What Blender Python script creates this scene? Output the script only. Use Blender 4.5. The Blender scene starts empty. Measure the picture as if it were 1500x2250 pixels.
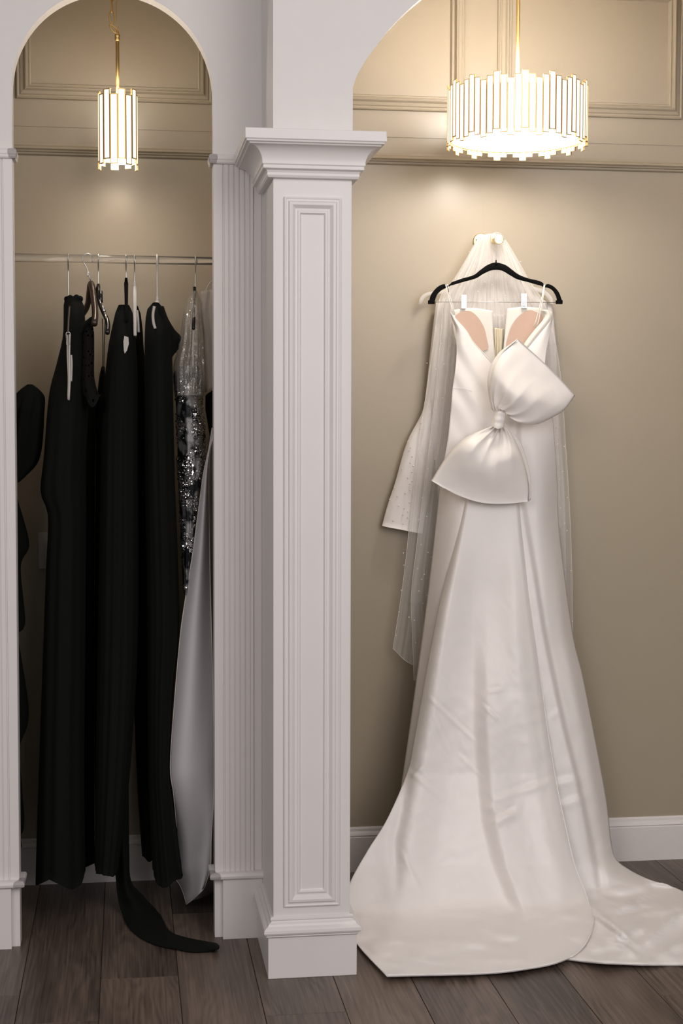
import bpy, bmesh, math, random
from mathutils import Vector, Matrix, noise
random.seed(7)
C = bpy.context.scene.collection
S = bpy.context.scene
PI = math.pi
# ------------------------------------------------------------------ camera
F_PX, YAW, PITCH, ROLL, EYE = 3300.0, .14202, .05738, .0024, 1.43
Rr = Vector((math.cos(YAW), -math.sin(YAW), 0))
Ff = Vector((math.sin(YAW)*math.cos(PITCH), math.cos(YAW)*math.cos(PITCH), -math.sin(PITCH)))
Uu = Vector((math.sin(YAW)*math.sin(PITCH), math.cos(YAW)*math.sin(PITCH), math.cos(PITCH)))
cr_, sr_ = math.cos(ROLL), math.sin(ROLL)
right = cr_*Rr + sr_*Uu
up = -sr_*Rr + cr_*Uu
cam = bpy.data.cameras.new('camera')
camo = bpy.data.objects.new('camera', cam); C.objects.link(camo)
m = Matrix((right, up, -Ff)).transposed().to_4x4(); m.translation = Vector((0, 0, EYE))
camo.matrix_world = m
cam.sensor_fit = 'VERTICAL'; cam.sensor_height = 36; cam.lens = 36*F_PX/2250
cam.clip_start = .05
S.camera = camo
# ------------------------------------------------------------------ light and exposure
S.view_settings.view_transform = 'Standard'; S.view_settings.look = 'None'
S.view_settings.gamma = 1; S.view_settings.use_curve_mapping = False
S.view_settings.exposure = 0.0
w = bpy.data.worlds.new('room_light'); S.world = w; w.use_nodes = True
w.node_tree.nodes['Background'].inputs[0].default_value = (1, .95, .92, 1)
w.node_tree.nodes['Background'].inputs[1].default_value = .27
def area(name, loc, target, sx, sy, power, col):
    l = bpy.data.lights.new(name, 'AREA'); l.shape = 'RECTANGLE'; l.size = sx; l.size_y = sy
    l.energy = power; l.color = col
    o = bpy.data.objects.new(name, l); C.objects.link(o); o.location = loc
    o.rotation_euler = (Vector(target)-Vector(loc)).to_track_quat('-Z', 'Y').to_euler()
    return o
area('ceiling_panel_light', (1.5, .6, 2.9), (.9, 4.2, .9), 2.2, 1.6, 30, (1, .94, .93))
area('right_fill_light', (2.0, -.6, 2.1), (1.1, 4.5, .5), 2.0, 1.6, 44, (1, .945, .935))  # unseen fill from the front right, added to brighten the lower parts
area('left_fill_light', (-1.6, -.2, 2.6), (.6, 4.2, 1.2), 1.6, 1.6, 40, (1, .95, .90))  # added fill from the front left, lifts the left-facing sides

# ------------------------------------------------------------------ planes of the room
YB, YA, YC = 4.707, 4.137, 3.81      # back wall, left arched wall front, column front

def ray(x, y):
    a, b = x-750, 1125-y
    a2, b2 = a/F_PX, b/F_PX
    return a2*right + b2*up + Ff
def P(x, y, Y):
    d = ray(x, y); return Vector((0, 0, EYE)) + d*(Y/d.y)
def PF(x, y, Z=0):
    d = ray(x, y); return Vector((0, 0, EYE)) + d*((Z-EYE)/d.z)

# ------------------------------------------------------------------ materials
def mat(name, col, rough=.5, metal=0, bump=0, bscale=50, **kw):
    M = bpy.data.materials.new(name); M.use_nodes = True
    nt = M.node_tree; b = nt.nodes['Principled BSDF']
    b.inputs['Base Color'].default_value = (*col, 1)
    b.inputs['Roughness'].default_value = rough; b.inputs['Metallic'].default_value = metal
    for k, v in kw.items():
        b.inputs[k.replace('_', ' ')].default_value = v
    tc = nt.nodes.new('ShaderNodeTexCoord')
    n = nt.nodes.new('ShaderNodeTexNoise'); n.inputs['Scale'].default_value = bscale
    n.inputs['Detail'].default_value = 5
    nt.links.new(tc.outputs['Object'], n.inputs['Vector'])
    if bump:
        bp = nt.nodes.new('ShaderNodeBump'); bp.inputs['Strength'].default_value = bump
        bp.inputs['Distance'].default_value = .002
        nt.links.new(n.outputs['Fac'], bp.inputs['Height']); nt.links.new(bp.outputs[0], b.inputs['Normal'])
    mx = nt.nodes.new('ShaderNodeMix'); mx.data_type = 'RGBA'
    mx.inputs['A'].default_value = (*[c*.97 for c in col], 1); mx.inputs['B'].default_value = (*[min(1, c*1.02) for c in col], 1)
    nt.links.new(n.outputs['Fac'], mx.inputs['Factor']); nt.links.new(mx.outputs['Result'], b.inputs['Base Color'])
    return M
M_trim = mat('white_trim_paint', (.78, .745, .742), .38, bump=.15, bscale=9)
M_wallw = mat('white_wall_paint', (.76, .728, .722), .5, bump=.1, bscale=30)
M_wall = mat('beige_wall_paint', (.395, .337, .252), .33, bump=.28, bscale=5)
M_base = mat('baseboard_paint', (.78, .74, .73), .4)
M_ceil = mat('ceiling_paint', (.7, .68, .64), .6)
M_brass = mat('brushed_brass', (.70, .49, .20), .42, 1, bump=.1, bscale=200)
M_brass2 = mat('polished_brass', (.80, .66, .38), .36, 1)
M_chrome = mat('chrome', (.62, .61, .60), .3, 1)
M_black = mat('black_chiffon', (.004, .0048, .004), .95, Specular_IOR_Level=.2, bump=.3, bscale=60)
M_black2 = mat('black_crepe', (.0045, .0055, .0045), .95, Specular_IOR_Level=.2, bump=.3, bscale=60)
M_velvet = mat('black_velvet', (.004, .004, .004), .95, Specular_IOR_Level=.1, bump=.3, bscale=400)
M_darkwood = mat('dark_stained_wood', (.035, .018, .012), .3)
M_plastic_blk = mat('black_gloss_plastic', (.01, .01, .01), .25)
M_satin = mat('ivory_satin', (.89, .85, .835), .42, bump=.2, bscale=9, Sheen_Weight=.1)
M_satin_bow = mat('white_mikado_satin', (.88, .84, .81), .4, bump=.08, bscale=14, Sheen_Weight=.1)
M_lining = mat('ivory_lining', (.83, .80, .74), .5, bump=.1, bscale=20)
M_cup = mat('nude_cup_foam', (.62, .44, .35), .7, bump=.2, bscale=60)
M_cream = mat('cream_facing', (.75, .68, .52), .6)
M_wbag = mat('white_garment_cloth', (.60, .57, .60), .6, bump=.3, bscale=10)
M_pipe = mat('cream_piping', (.66, .60, .55), .6)
M_pearl = mat('pearl', (.9, .87, .82), .18, Coat_Weight=.6)
M_label = mat('white_label', (.5, .46, .43), .6)
M_ivory_pl = mat('ivory_plastic', (.66, .60, .56), .4)
M_whiteplate = mat('switch_plate', (.6, .58, .56), .4)
M_screw = mat('screw_slot', (.1, .08, .05), .5, .5)

def emis(name, col, s):
    M = bpy.data.materials.new(name); M.use_nodes = True
    b = M.node_tree.nodes['Principled BSDF']
    b.inputs['Base Color'].default_value = (.9, .88, .84, 1); b.inputs['Roughness'].default_value = .25
    b.inputs['Emission Color'].default_value = (*col, 1); b.inputs['Emission Strength'].default_value = s
    return M
M_slat = emis('lit_opal_glass', (1, .88, .70), 1.15)
M_diff = emis('lit_diffuser', (1, .86, .62), 2.2)
M_slat_s = emis('lit_opal_glass_small', (1, .88, .70), 1.15)

def cloth_mat(name, col, alpha, rough=.8, yscale=1.0, streak=70, spread=.35, trans=.5, gather=0):
    """sheer fabric: fibres running down the cloth (UV v), alpha varying with gathers"""
    M = bpy.data.materials.new(name); M.use_nodes = True; nt = M.node_tree
    b = nt.nodes['Principled BSDF']
    b.inputs['Base Color'].default_value = (*col, 1); b.inputs['Roughness'].default_value = rough
    b.inputs['Sheen Weight'].default_value = .4
    uv = nt.nodes.new('ShaderNodeTexCoord'); mp = nt.nodes.new('ShaderNodeMapping')
    mp.inputs['Scale'].default_value = (streak, yscale*1.3, 1)
    n = nt.nodes.new('ShaderNodeTexNoise'); n.inputs['Scale'].default_value = 1; n.inputs['Detail'].default_value = 4
    nt.links.new(uv.outputs['UV'], mp.inputs[0]); nt.links.new(mp.outputs[0], n.inputs['Vector'])
    mr = nt.nodes.new('ShaderNodeMapRange')
    mr.inputs['From Min'].default_value = .3; mr.inputs['From Max'].default_value = .72
    mr.inputs['To Min'].default_value = max(0, alpha-spread*.5); mr.inputs['To Max'].default_value = min(1, alpha+spread*.5)
    nt.links.new(n.outputs['Fac'], mr.inputs[0])
    tl = nt.nodes.new('ShaderNodeBsdfTranslucent'); tl.inputs[0].default_value = (*col, 1)
    tr = nt.nodes.new('ShaderNodeBsdfTransparent')
    m1 = nt.nodes.new('ShaderNodeMixShader'); m1.inputs[0].default_value = trans
    m2 = nt.nodes.new('ShaderNodeMixShader')
    nt.links.new(b.outputs[0], m1.inputs[1]); nt.links.new(tl.outputs[0], m1.inputs[2])
    # the cloth is gathered, so denser, near its hanging point (v = 0)
    sx = nt.nodes.new('ShaderNodeSeparateXYZ'); nt.links.new(uv.outputs['UV'], sx.inputs[0])
    g = nt.nodes.new('ShaderNodeMapRange'); g.inputs['From Min'].default_value = 0; g.inputs['From Max'].default_value = .45
    g.inputs['To Min'].default_value = gather; g.inputs['To Max'].default_value = 0
    nt.links.new(sx.outputs[1], g.inputs[0])
    ad = nt.nodes.new('ShaderNodeMath'); ad.operation = 'ADD'; ad.use_clamp = True
    nt.links.new(mr.outputs[0], ad.inputs[0]); nt.links.new(g.outputs[0], ad.inputs[1])
    nt.links.new(ad.outputs[0], m2.inputs[0]); nt.links.new(tr.outputs[0], m2.inputs[1]); nt.links.new(m1.outputs[0], m2.inputs[2])
    nt.links.new(m2.outputs[0], nt.nodes['Material Output'].inputs[0])
    return M
M_tulle = cloth_mat('ivory_tulle', (1, .98, .965), .36, spread=.16, trans=.4, streak=45, gather=.34)
M_tulle2 = cloth_mat('ivory_tulle_edge', (1, .975, .955), .16, spread=.1, streak=45, gather=.3)
M_organza = cloth_mat('cream_organza', (.66, .60, .56), .8, streak=25, spread=.25)
M_organza2 = cloth_mat('grey_sheer', (.5, .46, .42), .62, streak=20, spread=.25)

def plastic_mat():
    M = bpy.data.materials.new('clear_film'); M.use_nodes = True; nt = M.node_tree
    tr = nt.nodes.new('ShaderNodeBsdfTransparent'); tr.inputs[0].default_value = (.95, .94, .92, 1)
    gl = nt.nodes.new('ShaderNodeBsdfGlossy'); gl.inputs['Roughness'].default_value = .15
    df = nt.nodes.new('ShaderNodeBsdfDiffuse'); df.inputs[0].default_value = (.7, .66, .62, 1)
    n = nt.nodes.new('ShaderNodeTexNoise'); n.inputs['Scale'].default_value = 28; n.inputs['Detail'].default_value = 3
    n.inputs['Distortion'].default_value = 1.2
    tc = nt.nodes.new('ShaderNodeTexCoord'); nt.links.new(tc.outputs['Object'], n.inputs['Vector'])
    bp = nt.nodes.new('ShaderNodeBump'); bp.inputs['Strength'].default_value = 1; bp.inputs['Distance'].default_value = .02
    nt.links.new(n.outputs['Fac'], bp.inputs['Height']); nt.links.new(bp.outputs[0], gl.inputs['Normal'])
    a = nt.nodes.new('ShaderNodeMixShader'); a.inputs[0].default_value = .22
    b = nt.nodes.new('ShaderNodeMixShader'); b.inputs[0].default_value = .16
    nt.links.new(tr.outputs[0], a.inputs[1]); nt.links.new(gl.outputs[0], a.inputs[2])
    nt.links.new(a.outputs[0], b.inputs[1]); nt.links.new(df.outputs[0], b.inputs[2])
    nt.links.new(b.outputs[0], nt.nodes['Material Output'].inputs[0])
    return M
M_film = plastic_mat()
M_acrylic = mat('clear_acrylic', (.93, .91, .88), .05, Transmission_Weight=.93, IOR=1.35)
M_clearpl = mat('frosted_clear_plastic', (.9, .86, .83), .3, Alpha=.45)

def lace_mat():
    M = mat('black_lace', (.003, .003, .003), .9, Specular_IOR_Level=.2); nt = M.node_tree; b = nt.nodes['Principled BSDF']
    tc = nt.nodes.new('ShaderNodeTexCoord'); v = nt.nodes.new('ShaderNodeTexVoronoi'); v.inputs['Scale'].default_value = 70
    nt.links.new(tc.outputs['Object'], v.inputs['Vector'])
    g = nt.nodes.new('ShaderNodeMath'); g.operation = 'GREATER_THAN'; g.inputs[1].default_value = .24
    nt.links.new(v.outputs['Distance'], g.inputs[0]); nt.links.new(g.outputs[0], b.inputs['Alpha'])
    return M
M_lace = lace_mat()

def sequin_mat():
    M = bpy.data.materials.new('sequin_cloth'); M.use_nodes = True; nt = M.node_tree
    b = nt.nodes['Principled BSDF']; b.inputs['Metallic'].default_value = .6; b.inputs['Roughness'].default_value = .5
    tc = nt.nodes.new('ShaderNodeTexCoord')
    v = nt.nodes.new('ShaderNodeTexVoronoi'); v.inputs['Scale'].default_value = 150
    n = nt.nodes.new('ShaderNodeTexNoise'); n.inputs['Scale'].default_value = 26; n.inputs['Detail'].default_value = 3
    nt.links.new(tc.outputs['Object'], v.inputs['Vector']); nt.links.new(tc.outputs['Object'], n.inputs['Vector'])
    r = nt.nodes.new('ShaderNodeValToRGB')
    r.color_ramp.elements[0].position = .43; r.color_ramp.elements[0].color = (.012, .014, .018, 1)
    r.color_ramp.elements[1].position = .57; r.color_ramp.elements[1].color = (.36, .35, .36, 1)
    nt.links.new(n.outputs['Fac'], r.inputs[0]); nt.links.new(r.outputs[0], b.inputs['Base Color'])
    bp = nt.nodes.new('ShaderNodeBump'); bp.inputs['Strength'].default_value = 1; bp.inputs['Distance'].default_value = .012
    nt.links.new(v.outputs['Color'], bp.inputs['Height']); nt.links.new(bp.outputs[0], b.inputs['Normal'])
    return M
M_seq = sequin_mat()
M_seqs = mat('silver_sequin', (.85, .84, .86), .12, 1)
M_seqk = mat('black_sequin', (.03, .035, .045), .15, .8)

def floor_mat():
    M = bpy.data.materials.new('brown_oak_planks'); M.use_nodes = True; nt = M.node_tree
    N = nt.nodes; L = nt.links; b = N['Principled BSDF']
    tc = N.new('ShaderNodeTexCoord'); at = N.new('ShaderNodeAttribute'); at.attribute_name = 'plank'
    mp = N.new('ShaderNodeMapping'); mp.inputs['Scale'].default_value = (1, .2, 1)
    L.new(tc.outputs['Object'], mp.inputs[0])
    ad = N.new('ShaderNodeVectorMath'); ad.operation = 'MULTIPLY_ADD'
    L.new(at.outputs['Color'], ad.inputs[0]); ad.inputs[1].default_value = (37, 23, 11); L.new(mp.outputs[0], ad.inputs[2])
    n1 = N.new('ShaderNodeTexNoise'); n1.inputs['Scale'].default_value = 5.5; n1.inputs['Detail'].default_value = 2.5
    n1.inputs['Distortion'].default_value = .5
    L.new(ad.outputs[0], n1.inputs['Vector'])
    # growth rings: lines along the plank, pushed about by the noise field into flame figures
    sx = N.new('ShaderNodeSeparateXYZ'); L.new(ad.outputs[0], sx.inputs[0])
    mu = N.new('ShaderNodeMath'); mu.operation = 'MULTIPLY'; mu.inputs[1].default_value = 95; L.new(n1.outputs['Fac'], mu.inputs[0])
    mx = N.new('ShaderNodeMath'); mx.operation = 'MULTIPLY_ADD'; mx.inputs[1].default_value = 260; L.new(sx.outputs[0], mx.inputs[0]); L.new(mu.outputs[0], mx.inputs[2])
    sn0 = N.new('ShaderNodeMath'); sn0.operation = 'SINE'; L.new(mx.outputs[0], sn0.inputs[0])
    mp2 = N.new('ShaderNodeMapping'); mp2.inputs['Scale'].default_value = (1, .12, 1); L.new(ad.outputs[0], mp2.inputs[0])
    n2 = N.new('ShaderNodeTexNoise'); n2.inputs['Scale'].default_value = 190; n2.inputs['Detail'].default_value = 5
    L.new(mp2.outputs[0], n2.inputs['Vector'])
    n3 = N.new('ShaderNodeTexNoise'); n3.inputs['Scale'].default_value = 6; n3.inputs['Detail'].default_value = 3
    L.new(ad.outputs[0], n3.inputs['Vector'])
    n4 = N.new('ShaderNodeTexNoise'); n4.inputs['Scale'].default_value = 9; L.new(ad.outputs[0], n4.inputs['Vector'])
    n4r = N.new('ShaderNodeMapRange'); n4r.inputs['From Min'].default_value = .38; n4r.inputs['From Max'].default_value = .62; L.new(n4.outputs['Fac'], n4r.inputs[0])
    sn = N.new('ShaderNodeMath'); sn.operation = 'MULTIPLY'; L.new(sn0.outputs[0], sn.inputs[0]); L.new(n4r.outputs[0], sn.inputs[1])
    s1 = N.new('ShaderNodeMath'); s1.operation = 'MULTIPLY'; s1.inputs[1].default_value = .065; L.new(sn.outputs[0], s1.inputs[0])
    s2 = N.new('ShaderNodeMath'); s2.operation = 'MULTIPLY_ADD'; s2.inputs[1].default_value = .5; L.new(n2.outputs['Fac'], s2.inputs[0]); L.new(s1.outputs[0], s2.inputs[2])
    s3 = N.new('ShaderNodeMath'); s3.operation = 'MULTIPLY_ADD'; s3.inputs[1].default_value = .75; L.new(n3.outputs['Fac'], s3.inputs[0]); L.new(s2.outputs[0], s3.inputs[2])
    sp = N.new('ShaderNodeSeparateColor'); L.new(at.outputs['Color'], sp.inputs[0])
    s4 = N.new('ShaderNodeMath'); s4.operation = 'MULTIPLY_ADD'; s4.inputs[1].default_value = .12; L.new(sp.outputs[2], s4.inputs[0]); L.new(s3.outputs[0], s4.inputs[2])
    r = N.new('ShaderNodeValToRGB'); e = r.color_ramp.elements
    e[0].position = .46; e[0].color = (.043, .031, .025, 1)
    e[1].position = .9; e[1].color = (.20, .148, .115, 1)
    m2 = r.color_ramp.elements.new(.66); m2.color = (.108, .079, .063, 1)
    L.new(s4.outputs[0], r.inputs[0]); L.new(r.outputs[0], b.inputs['Base Color'])
    b.inputs['Roughness'].default_value = .42
    bp = N.new('ShaderNodeBump'); bp.inputs['Strength'].default_value = .25; bp.inputs['Distance'].default_value = .002
    L.new(s2.outputs[0], bp.inputs['Height']); L.new(bp.outputs[0], b.inputs['Normal'])
    return M
M_floor = floor_mat()

# ------------------------------------------------------------------ mesh helpers
def link(name, me, mtl, parent=None, smooth=True):
    o = bpy.data.objects.new(name, me); C.objects.link(o)
    if mtl: me.materials.append(mtl)
    if smooth:
        for p in me.polygons: p.use_smooth = True
    if parent: o.parent = parent
    return o
def from_bm(name, bm, mtl, parent=None, smooth=False):
    me = bpy.data.meshes.new(name); bm.normal_update(); bm.to_mesh(me); bm.free()
    o = link(name, me, mtl, parent, smooth)
    if parent: o.location = -world_loc(parent)
    return o
def world_loc(p):
    v = Vector((0, 0, 0))
    while p: v += p.location; p = p.parent
    return v
def thing(name, label, cat, loc, group=None):
    o = bpy.data.objects.new(name, None); C.objects.link(o); o.location = loc
    o.empty_display_size = .05
    o['label'] = label; o['category'] = cat
    if group: o['group'] = group
    return o
def tag(o, label, cat, group=None):
    o['label'] = label; o['category'] = cat
    if group: o['group'] = group
    return o
def struct(o): o['kind'] = 'structure'; return o
def box(bm, x0, x1, y0, y1, z0, z1):
    v = [bm.verts.new((x, y, z)) for x in (x0, x1) for y in (y0, y1) for z in (z0, z1)]
    for f in ((0, 1, 3, 2), (4, 6, 7, 5), (0, 4, 5, 1), (2, 3, 7, 6), (0, 2, 6, 4), (1, 5, 7, 3)):
        bm.faces.new([v[i] for i in f])
def obox(bm, c, ax, ay, az, hx, hy, hz):
    v = [bm.verts.new(c+ax*sx*hx+ay*sy*hy+az*sz*hz) for sx in (-1, 1) for sy in (-1, 1) for sz in (-1, 1)]
    for f in ((0, 1, 3, 2), (4, 6, 7, 5), (0, 4, 5, 1), (2, 3, 7, 6), (0, 2, 6, 4), (1, 5, 7, 3)):
        bm.faces.new([v[i] for i in f])
def bevel(o, wd, seg=2):
    md = o.modifiers.new('bevel', 'BEVEL'); md.width = wd; md.segments = seg; md.limit_method = 'ANGLE'; md.angle_limit = math.radians(40); return o
def solid(o, t, off=0):
    md = o.modifiers.new('solidify', 'SOLIDIFY'); md.thickness = t; md.offset = off; return o
def catmull(pts, n, closed=False):
    pts = [Vector(p) for p in pts]
    if len(pts) == 2: return [pts[0].lerp(pts[1], i/(n-1)) for i in range(n)]
    dense = []
    m = len(pts); segs = m if closed else m-1
    for i in range(segs):
        if closed: p0, p1, p2, p3 = pts[i-1], pts[i], pts[(i+1) % m], pts[(i+2) % m]
        else:
            p1, p2 = pts[i], pts[i+1]
            p0 = pts[i-1] if i > 0 else p1*2-p2
            p3 = pts[i+2] if i+2 < m else p2*2-p1
        for k in range(16):
            t = k/16
            dense.append(.5*((2*p1)+(p2-p0)*t+(2*p0-5*p1+4*p2-p3)*t*t+(3*p1-p0-3*p2+p3)*t*t*t))
    dense.append(pts[0] if closed else pts[-1])
    d = [0]
    for i in range(1, len(dense)): d.append(d[-1]+(dense[i]-dense[i-1]).length)
    out = []; j = 0
    for i in range(n):
        s = d[-1]*i/(n-1)
        while j < len(d)-2 and d[j+1] < s: j += 1
        seg = d[j+1]-d[j]
        out.append(dense[j].lerp(dense[j+1], (s-d[j])/seg if seg > 0 else 0))
    return out
def tube_bm(bm, pts, r, seg=10, closed=False, flat=1.0):
    """pts world vectors; r number or list"""
    pts = [Vector(p) for p in pts]; n = len(pts); rings = []
    rr = r if isinstance(r, (list, tuple)) else [r]*n
    prev = None
    for i, p in enumerate(pts):
        if closed: t = (pts[(i+1) % n]-pts[i-1]).normalized()
        else: t = (pts[min(i+1, n-1)]-pts[max(i-1, 0)]).normalized()
        if prev is None:
            a = Vector((0, 0, 1)) if abs(t.z) < .9 else Vector((1, 0, 0))
            s = t.cross(a).normalized()
        else:
            s = (prev-t*prev.dot(t)).normalized()
        prev = s; q = t.cross(s)
        rings.append([bm.verts.new(p+s*math.cos(2*PI*k/seg)*rr[i]+q*math.sin(2*PI*k/seg)*rr[i]*flat) for k in range(seg)])
    lim = n if closed else n-1
    for i in range(lim):
        a, b = rings[i], rings[(i+1) % n]
        for k in range(seg): bm.faces.new((a[k], a[(k+1) % seg], b[(k+1) % seg], b[k]))
    if not closed:
        bm.faces.new(rings[0][::-1]); bm.faces.new(rings[-1])
def tube(name, pts, r, mtl, parent=None, seg=10, closed=False, flat=1.0):
    bm = bmesh.new(); tube_bm(bm, pts, r, seg, closed, flat); return from_bm(name, bm, mtl, parent, True)
def lathe_bm(bm, prof, c, axis='Z', seg=32):
    rings = []
    for r, h in prof:
        ring = []
        for k in range(seg):
            a = 2*PI*k/seg; x, y = r*math.cos(a), r*math.sin(a)
            v = (x, y, h) if axis == 'Z' else (x, h, y)
            ring.append(bm.verts.new(Vector(c)+Vector(v)))
        rings.append(ring)
    for a, b in zip(rings, rings[1:]):
        for k in range(seg): bm.faces.new((a[k], a[(k+1) % seg], b[(k+1) % seg], b[k]))
    bm.faces.new(rings[0][::-1]); bm.faces.new(rings[-1])
def collar(bm, x0, x1, y0, y1, prof):
    """moulding profile [(out, z)] run round a rectangular plan, mitred at the corners"""
    rings = []
    for o, z in prof:
        rings.append([bm.verts.new((x, y, z)) for x, y in ((x0-o, y0-o), (x1+o, y0-o), (x1+o, y1+o), (x0-o, y1+o))])
    for a, b in zip(rings, rings[1:]):
        for k in range(4): bm.faces.new((a[k], a[(k+1) % 4], b[(k+1) % 4], b[k]))
    bm.faces.new(rings[0][::-1]); bm.faces.new(rings[-1])
def frame(bm, x0, x1, z0, z1, Y, prof):
    """picture-frame moulding on a wall facing -Y: prof [(inset, height)] from the outer edge in"""
    rings = []
    for i, h in prof:
        rings.append([bm.verts.new((x, Y-h, z)) for x, z in ((x0+i, z0+i), (x1-i, z0+i), (x1-i, z1-i), (x0+i, z1-i))])
    for a, b in zip(rings, rings[1:]):
        for k in range(4): bm.faces.new((a[k], a[(k+1) % 4], b[(k+1) % 4], b[k]))
def runx(bm, x0, x1, Y, prof):
    """profile [(out, z)] along X on a wall facing -Y"""
    a = [bm.verts.new((x0, Y-o, z)) for o, z in prof]; b = [bm.verts.new((x1, Y-o, z)) for o, z in prof]
    for i in range(len(prof)-1): bm.faces.new((a[i], b[i], b[i+1], a[i+1]))
    bm.faces.new(a[::-1]); bm.faces.new(b)
def grid_mesh(name, G, mtl, parent=None, closed_u=False, cap=False):
    """G[j][i] world points, j down, i across"""
    nv, nu = len(G), len(G[0]); vs = [p for row in G for p in row]; fs = []
    w_ = nu if closed_u else nu-1
    for j in range(nv-1):
        for i in range(w_):
            i2 = (i+1) % nu
            fs.append((j*nu+i, j*nu+i2, (j+1)*nu+i2, (j+1)*nu+i))
    if cap:
        fs.append(tuple(range(nu))); fs.append(tuple(reversed([(nv-1)*nu+i for i in range(nu)])))
    org = world_loc(parent) if parent else Vector((0, 0, 0))
    me = bpy.data.meshes.new(name); me.from_pydata([tuple(v-org) for v in vs], [], fs)
    uvl = me.uv_layers.new(name='UVMap')
    for p in me.polygons:
        for li, vi in zip(p.loop_indices, p.vertices):
            j, i = divmod(vi, nu); uvl.data[li].uv = (i/(nu-1), j/(nv-1))
    me.update()
    return link(name, me, mtl, parent, True)
def coons(top, bottom, left, rgt, nu, nv):
    """pixel-outline Coons patch -> grid of (px, py, u, v)"""
    t = catmull([(*p, 0) for p in top], nu); b = catmull([(*p, 0) for p in bottom], nu)
    l = catmull([(*p, 0) for p in left], nv); r = catmull([(*p, 0) for p in rgt], nv)
    G = []
    for j in range(nv):
        v = j/(nv-1); row = []
        for i in range(nu):
            u = i/(nu-1)
            q = (1-v)*t[i]+v*b[i]+(1-u)*l[j]+u*r[j]-((1-u)*(1-v)*t[0]+u*(1-v)*t[-1]+(1-u)*v*b[0]+u*v*b[-1])
            row.append((q.x, q.y, u, v))
        G.append(row)
    return G
def itp(pts, y):
    if y <= pts[0][0]: return pts[0][1]
    for (a, p), (b, q) in zip(pts, pts[1:]):
        if y <= b:
            return p+(q-p)*(y-a)/(b-a)
    return pts[-1][1]
def sst(a, b, x):
    t = max(0, min(1, (x-a)/(b-a))); return t*t*(3-2*t)
def nz(x, y, z=0): return noise.noise(Vector((x, y, z)))
def bez(pts, n): return catmull(pts, n)

# ================================================================== STRUCTURE
# floor: planks 0.1993 m wide with grooves; joints where the photo shows them
def build_floor():
    bm = bmesh.new(); lay = bm.loops.layers.color.new('plank')
    W = .19925; X0 = -.2735; g = .0013
    joints = {-1: 3.772, 1: 3.853, 0: 3.585, 3: 3.557, 8: 3.552, 2: 3.13, 4: 4.3, 5: 3.2, 6: 4.42, 7: 3.05}
    for k in range(-12, 20):
        xa, xb = X0+k*W, X0+(k+1)*W
        rnd = random.Random(k*7+3); j0 = joints.get(k, 2.4+rnd.random()*1.2)
        y = j0-1.22*5; 
        while y < 4.9:
            ya, yb_ = max(y, -1.5), min(y+1.22, 4.85)
            if yb_ > ya+.01:
                c = (rnd.random(), rnd.random(), rnd.random(), 1)
                e = .0009
                ring0 = [(xa+g, ya+e), (xb-g, ya+e), (xb-g, yb_-e), (xa+g, yb_-e)]
                top = [bm.verts.new((x, q, 0)) for x, q in ring0]
                low = [bm.verts.new((x, q, -.004)) for x, q in ((xa, ya), (xb, ya), (xb, yb_), (xa, yb_))]
                fs = [bm.faces.new(top)]+[bm.faces.new((low[i], low[(i+1) % 4], top[(i+1) % 4], top[i])) for i in range(4)]
                for f in fs:
                    for lp in f.loops: lp[lay] = c
            y += 1.22
    o = from_bm('floor', bm, M_floor); return struct(o)
build_floor()

# back wall with a slight board seam above the picture rail
bm = bmesh.new()
box(bm, -1.2, 3.4, YB, YB+.1, 0, 2.335)
box(bm, -1.2, 3.4, YB-.0022, YB+.1, 2.335, 3.0)
struct(from_bm('wall_back', bm, M_wall))
bm = bmesh.new(); box(bm, 1.1255, 1.1265, YB-.0006, YB+.0005, 1.75, 2.25)
struct(from_bm('trim_6', bm, M_wall))
# picture rail
bm = bmesh.new()
runx(bm, -1.2, 3.4, YB, [(0, 2.284), (.012, 2.284), (.013, 2.277), (.022, 2.272), (.024, 2.266), (.018, 2.262), (.016, 2.258), (.010, 2.257), (.009, 2.252), (.004, 2.249), (0, 2.249)])
struct(from_bm('trim_1', bm, M_wall))
PANEL = [(0, 0), (0, .010), (.004, .013), (.007, .010), (.010, .010), (.013, .014), (.022, .017), (.027, .024), (.031, .026), (.034, .018), (.036, .010), (.040, .013), (.044, .012), (.047, .004), (.048, 0)]
for nm, a, b in (('trim_2', -.324, .267), ('trim_3', .454, 1.062), ('trim_4', 1.166, 1.775)):
    bm = bmesh.new(); frame(bm, a, b, 2.417, 2.835, YB-.0022, PANEL); bevel(struct(from_bm(nm, bm, M_wall)), .001, 2)
# baseboard
bm = bmesh.new()
runx(bm, -1.2, 3.4, YB, [(0, .143), (.004, .143), (.007, .138), (.008, .130), (.013, .124), (.016, .118), (.013, .114), (.016, .111), (.016, 0), (0, 0)])
struct(from_bm('baseboard_back', bm, M_base))
# divider between the alcoves, outer side walls, alcove ceilings
bm = bmesh.new(); box(bm, .375, .565, YA+.02, YB, 0, 3.0); struct(from_bm('wall_middle', bm, M_wall))
bm = bmesh.new(); box(bm, -.75, -.62, YA+.05, YB, 0, 3.0); struct(from_bm('wall_left', bm, M_wall))
bm = bmesh.new(); box(bm, 2.42, 2.54, YC+.04, YB, 0, 3.0); struct(from_bm('wall_right', bm, M_wall))
bm = bmesh.new(); box(bm, -1.2, 3.4, YC+.02, YB+.1, 2.95, 3.05); struct(from_bm('ceiling', bm, M_ceil))

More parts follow.
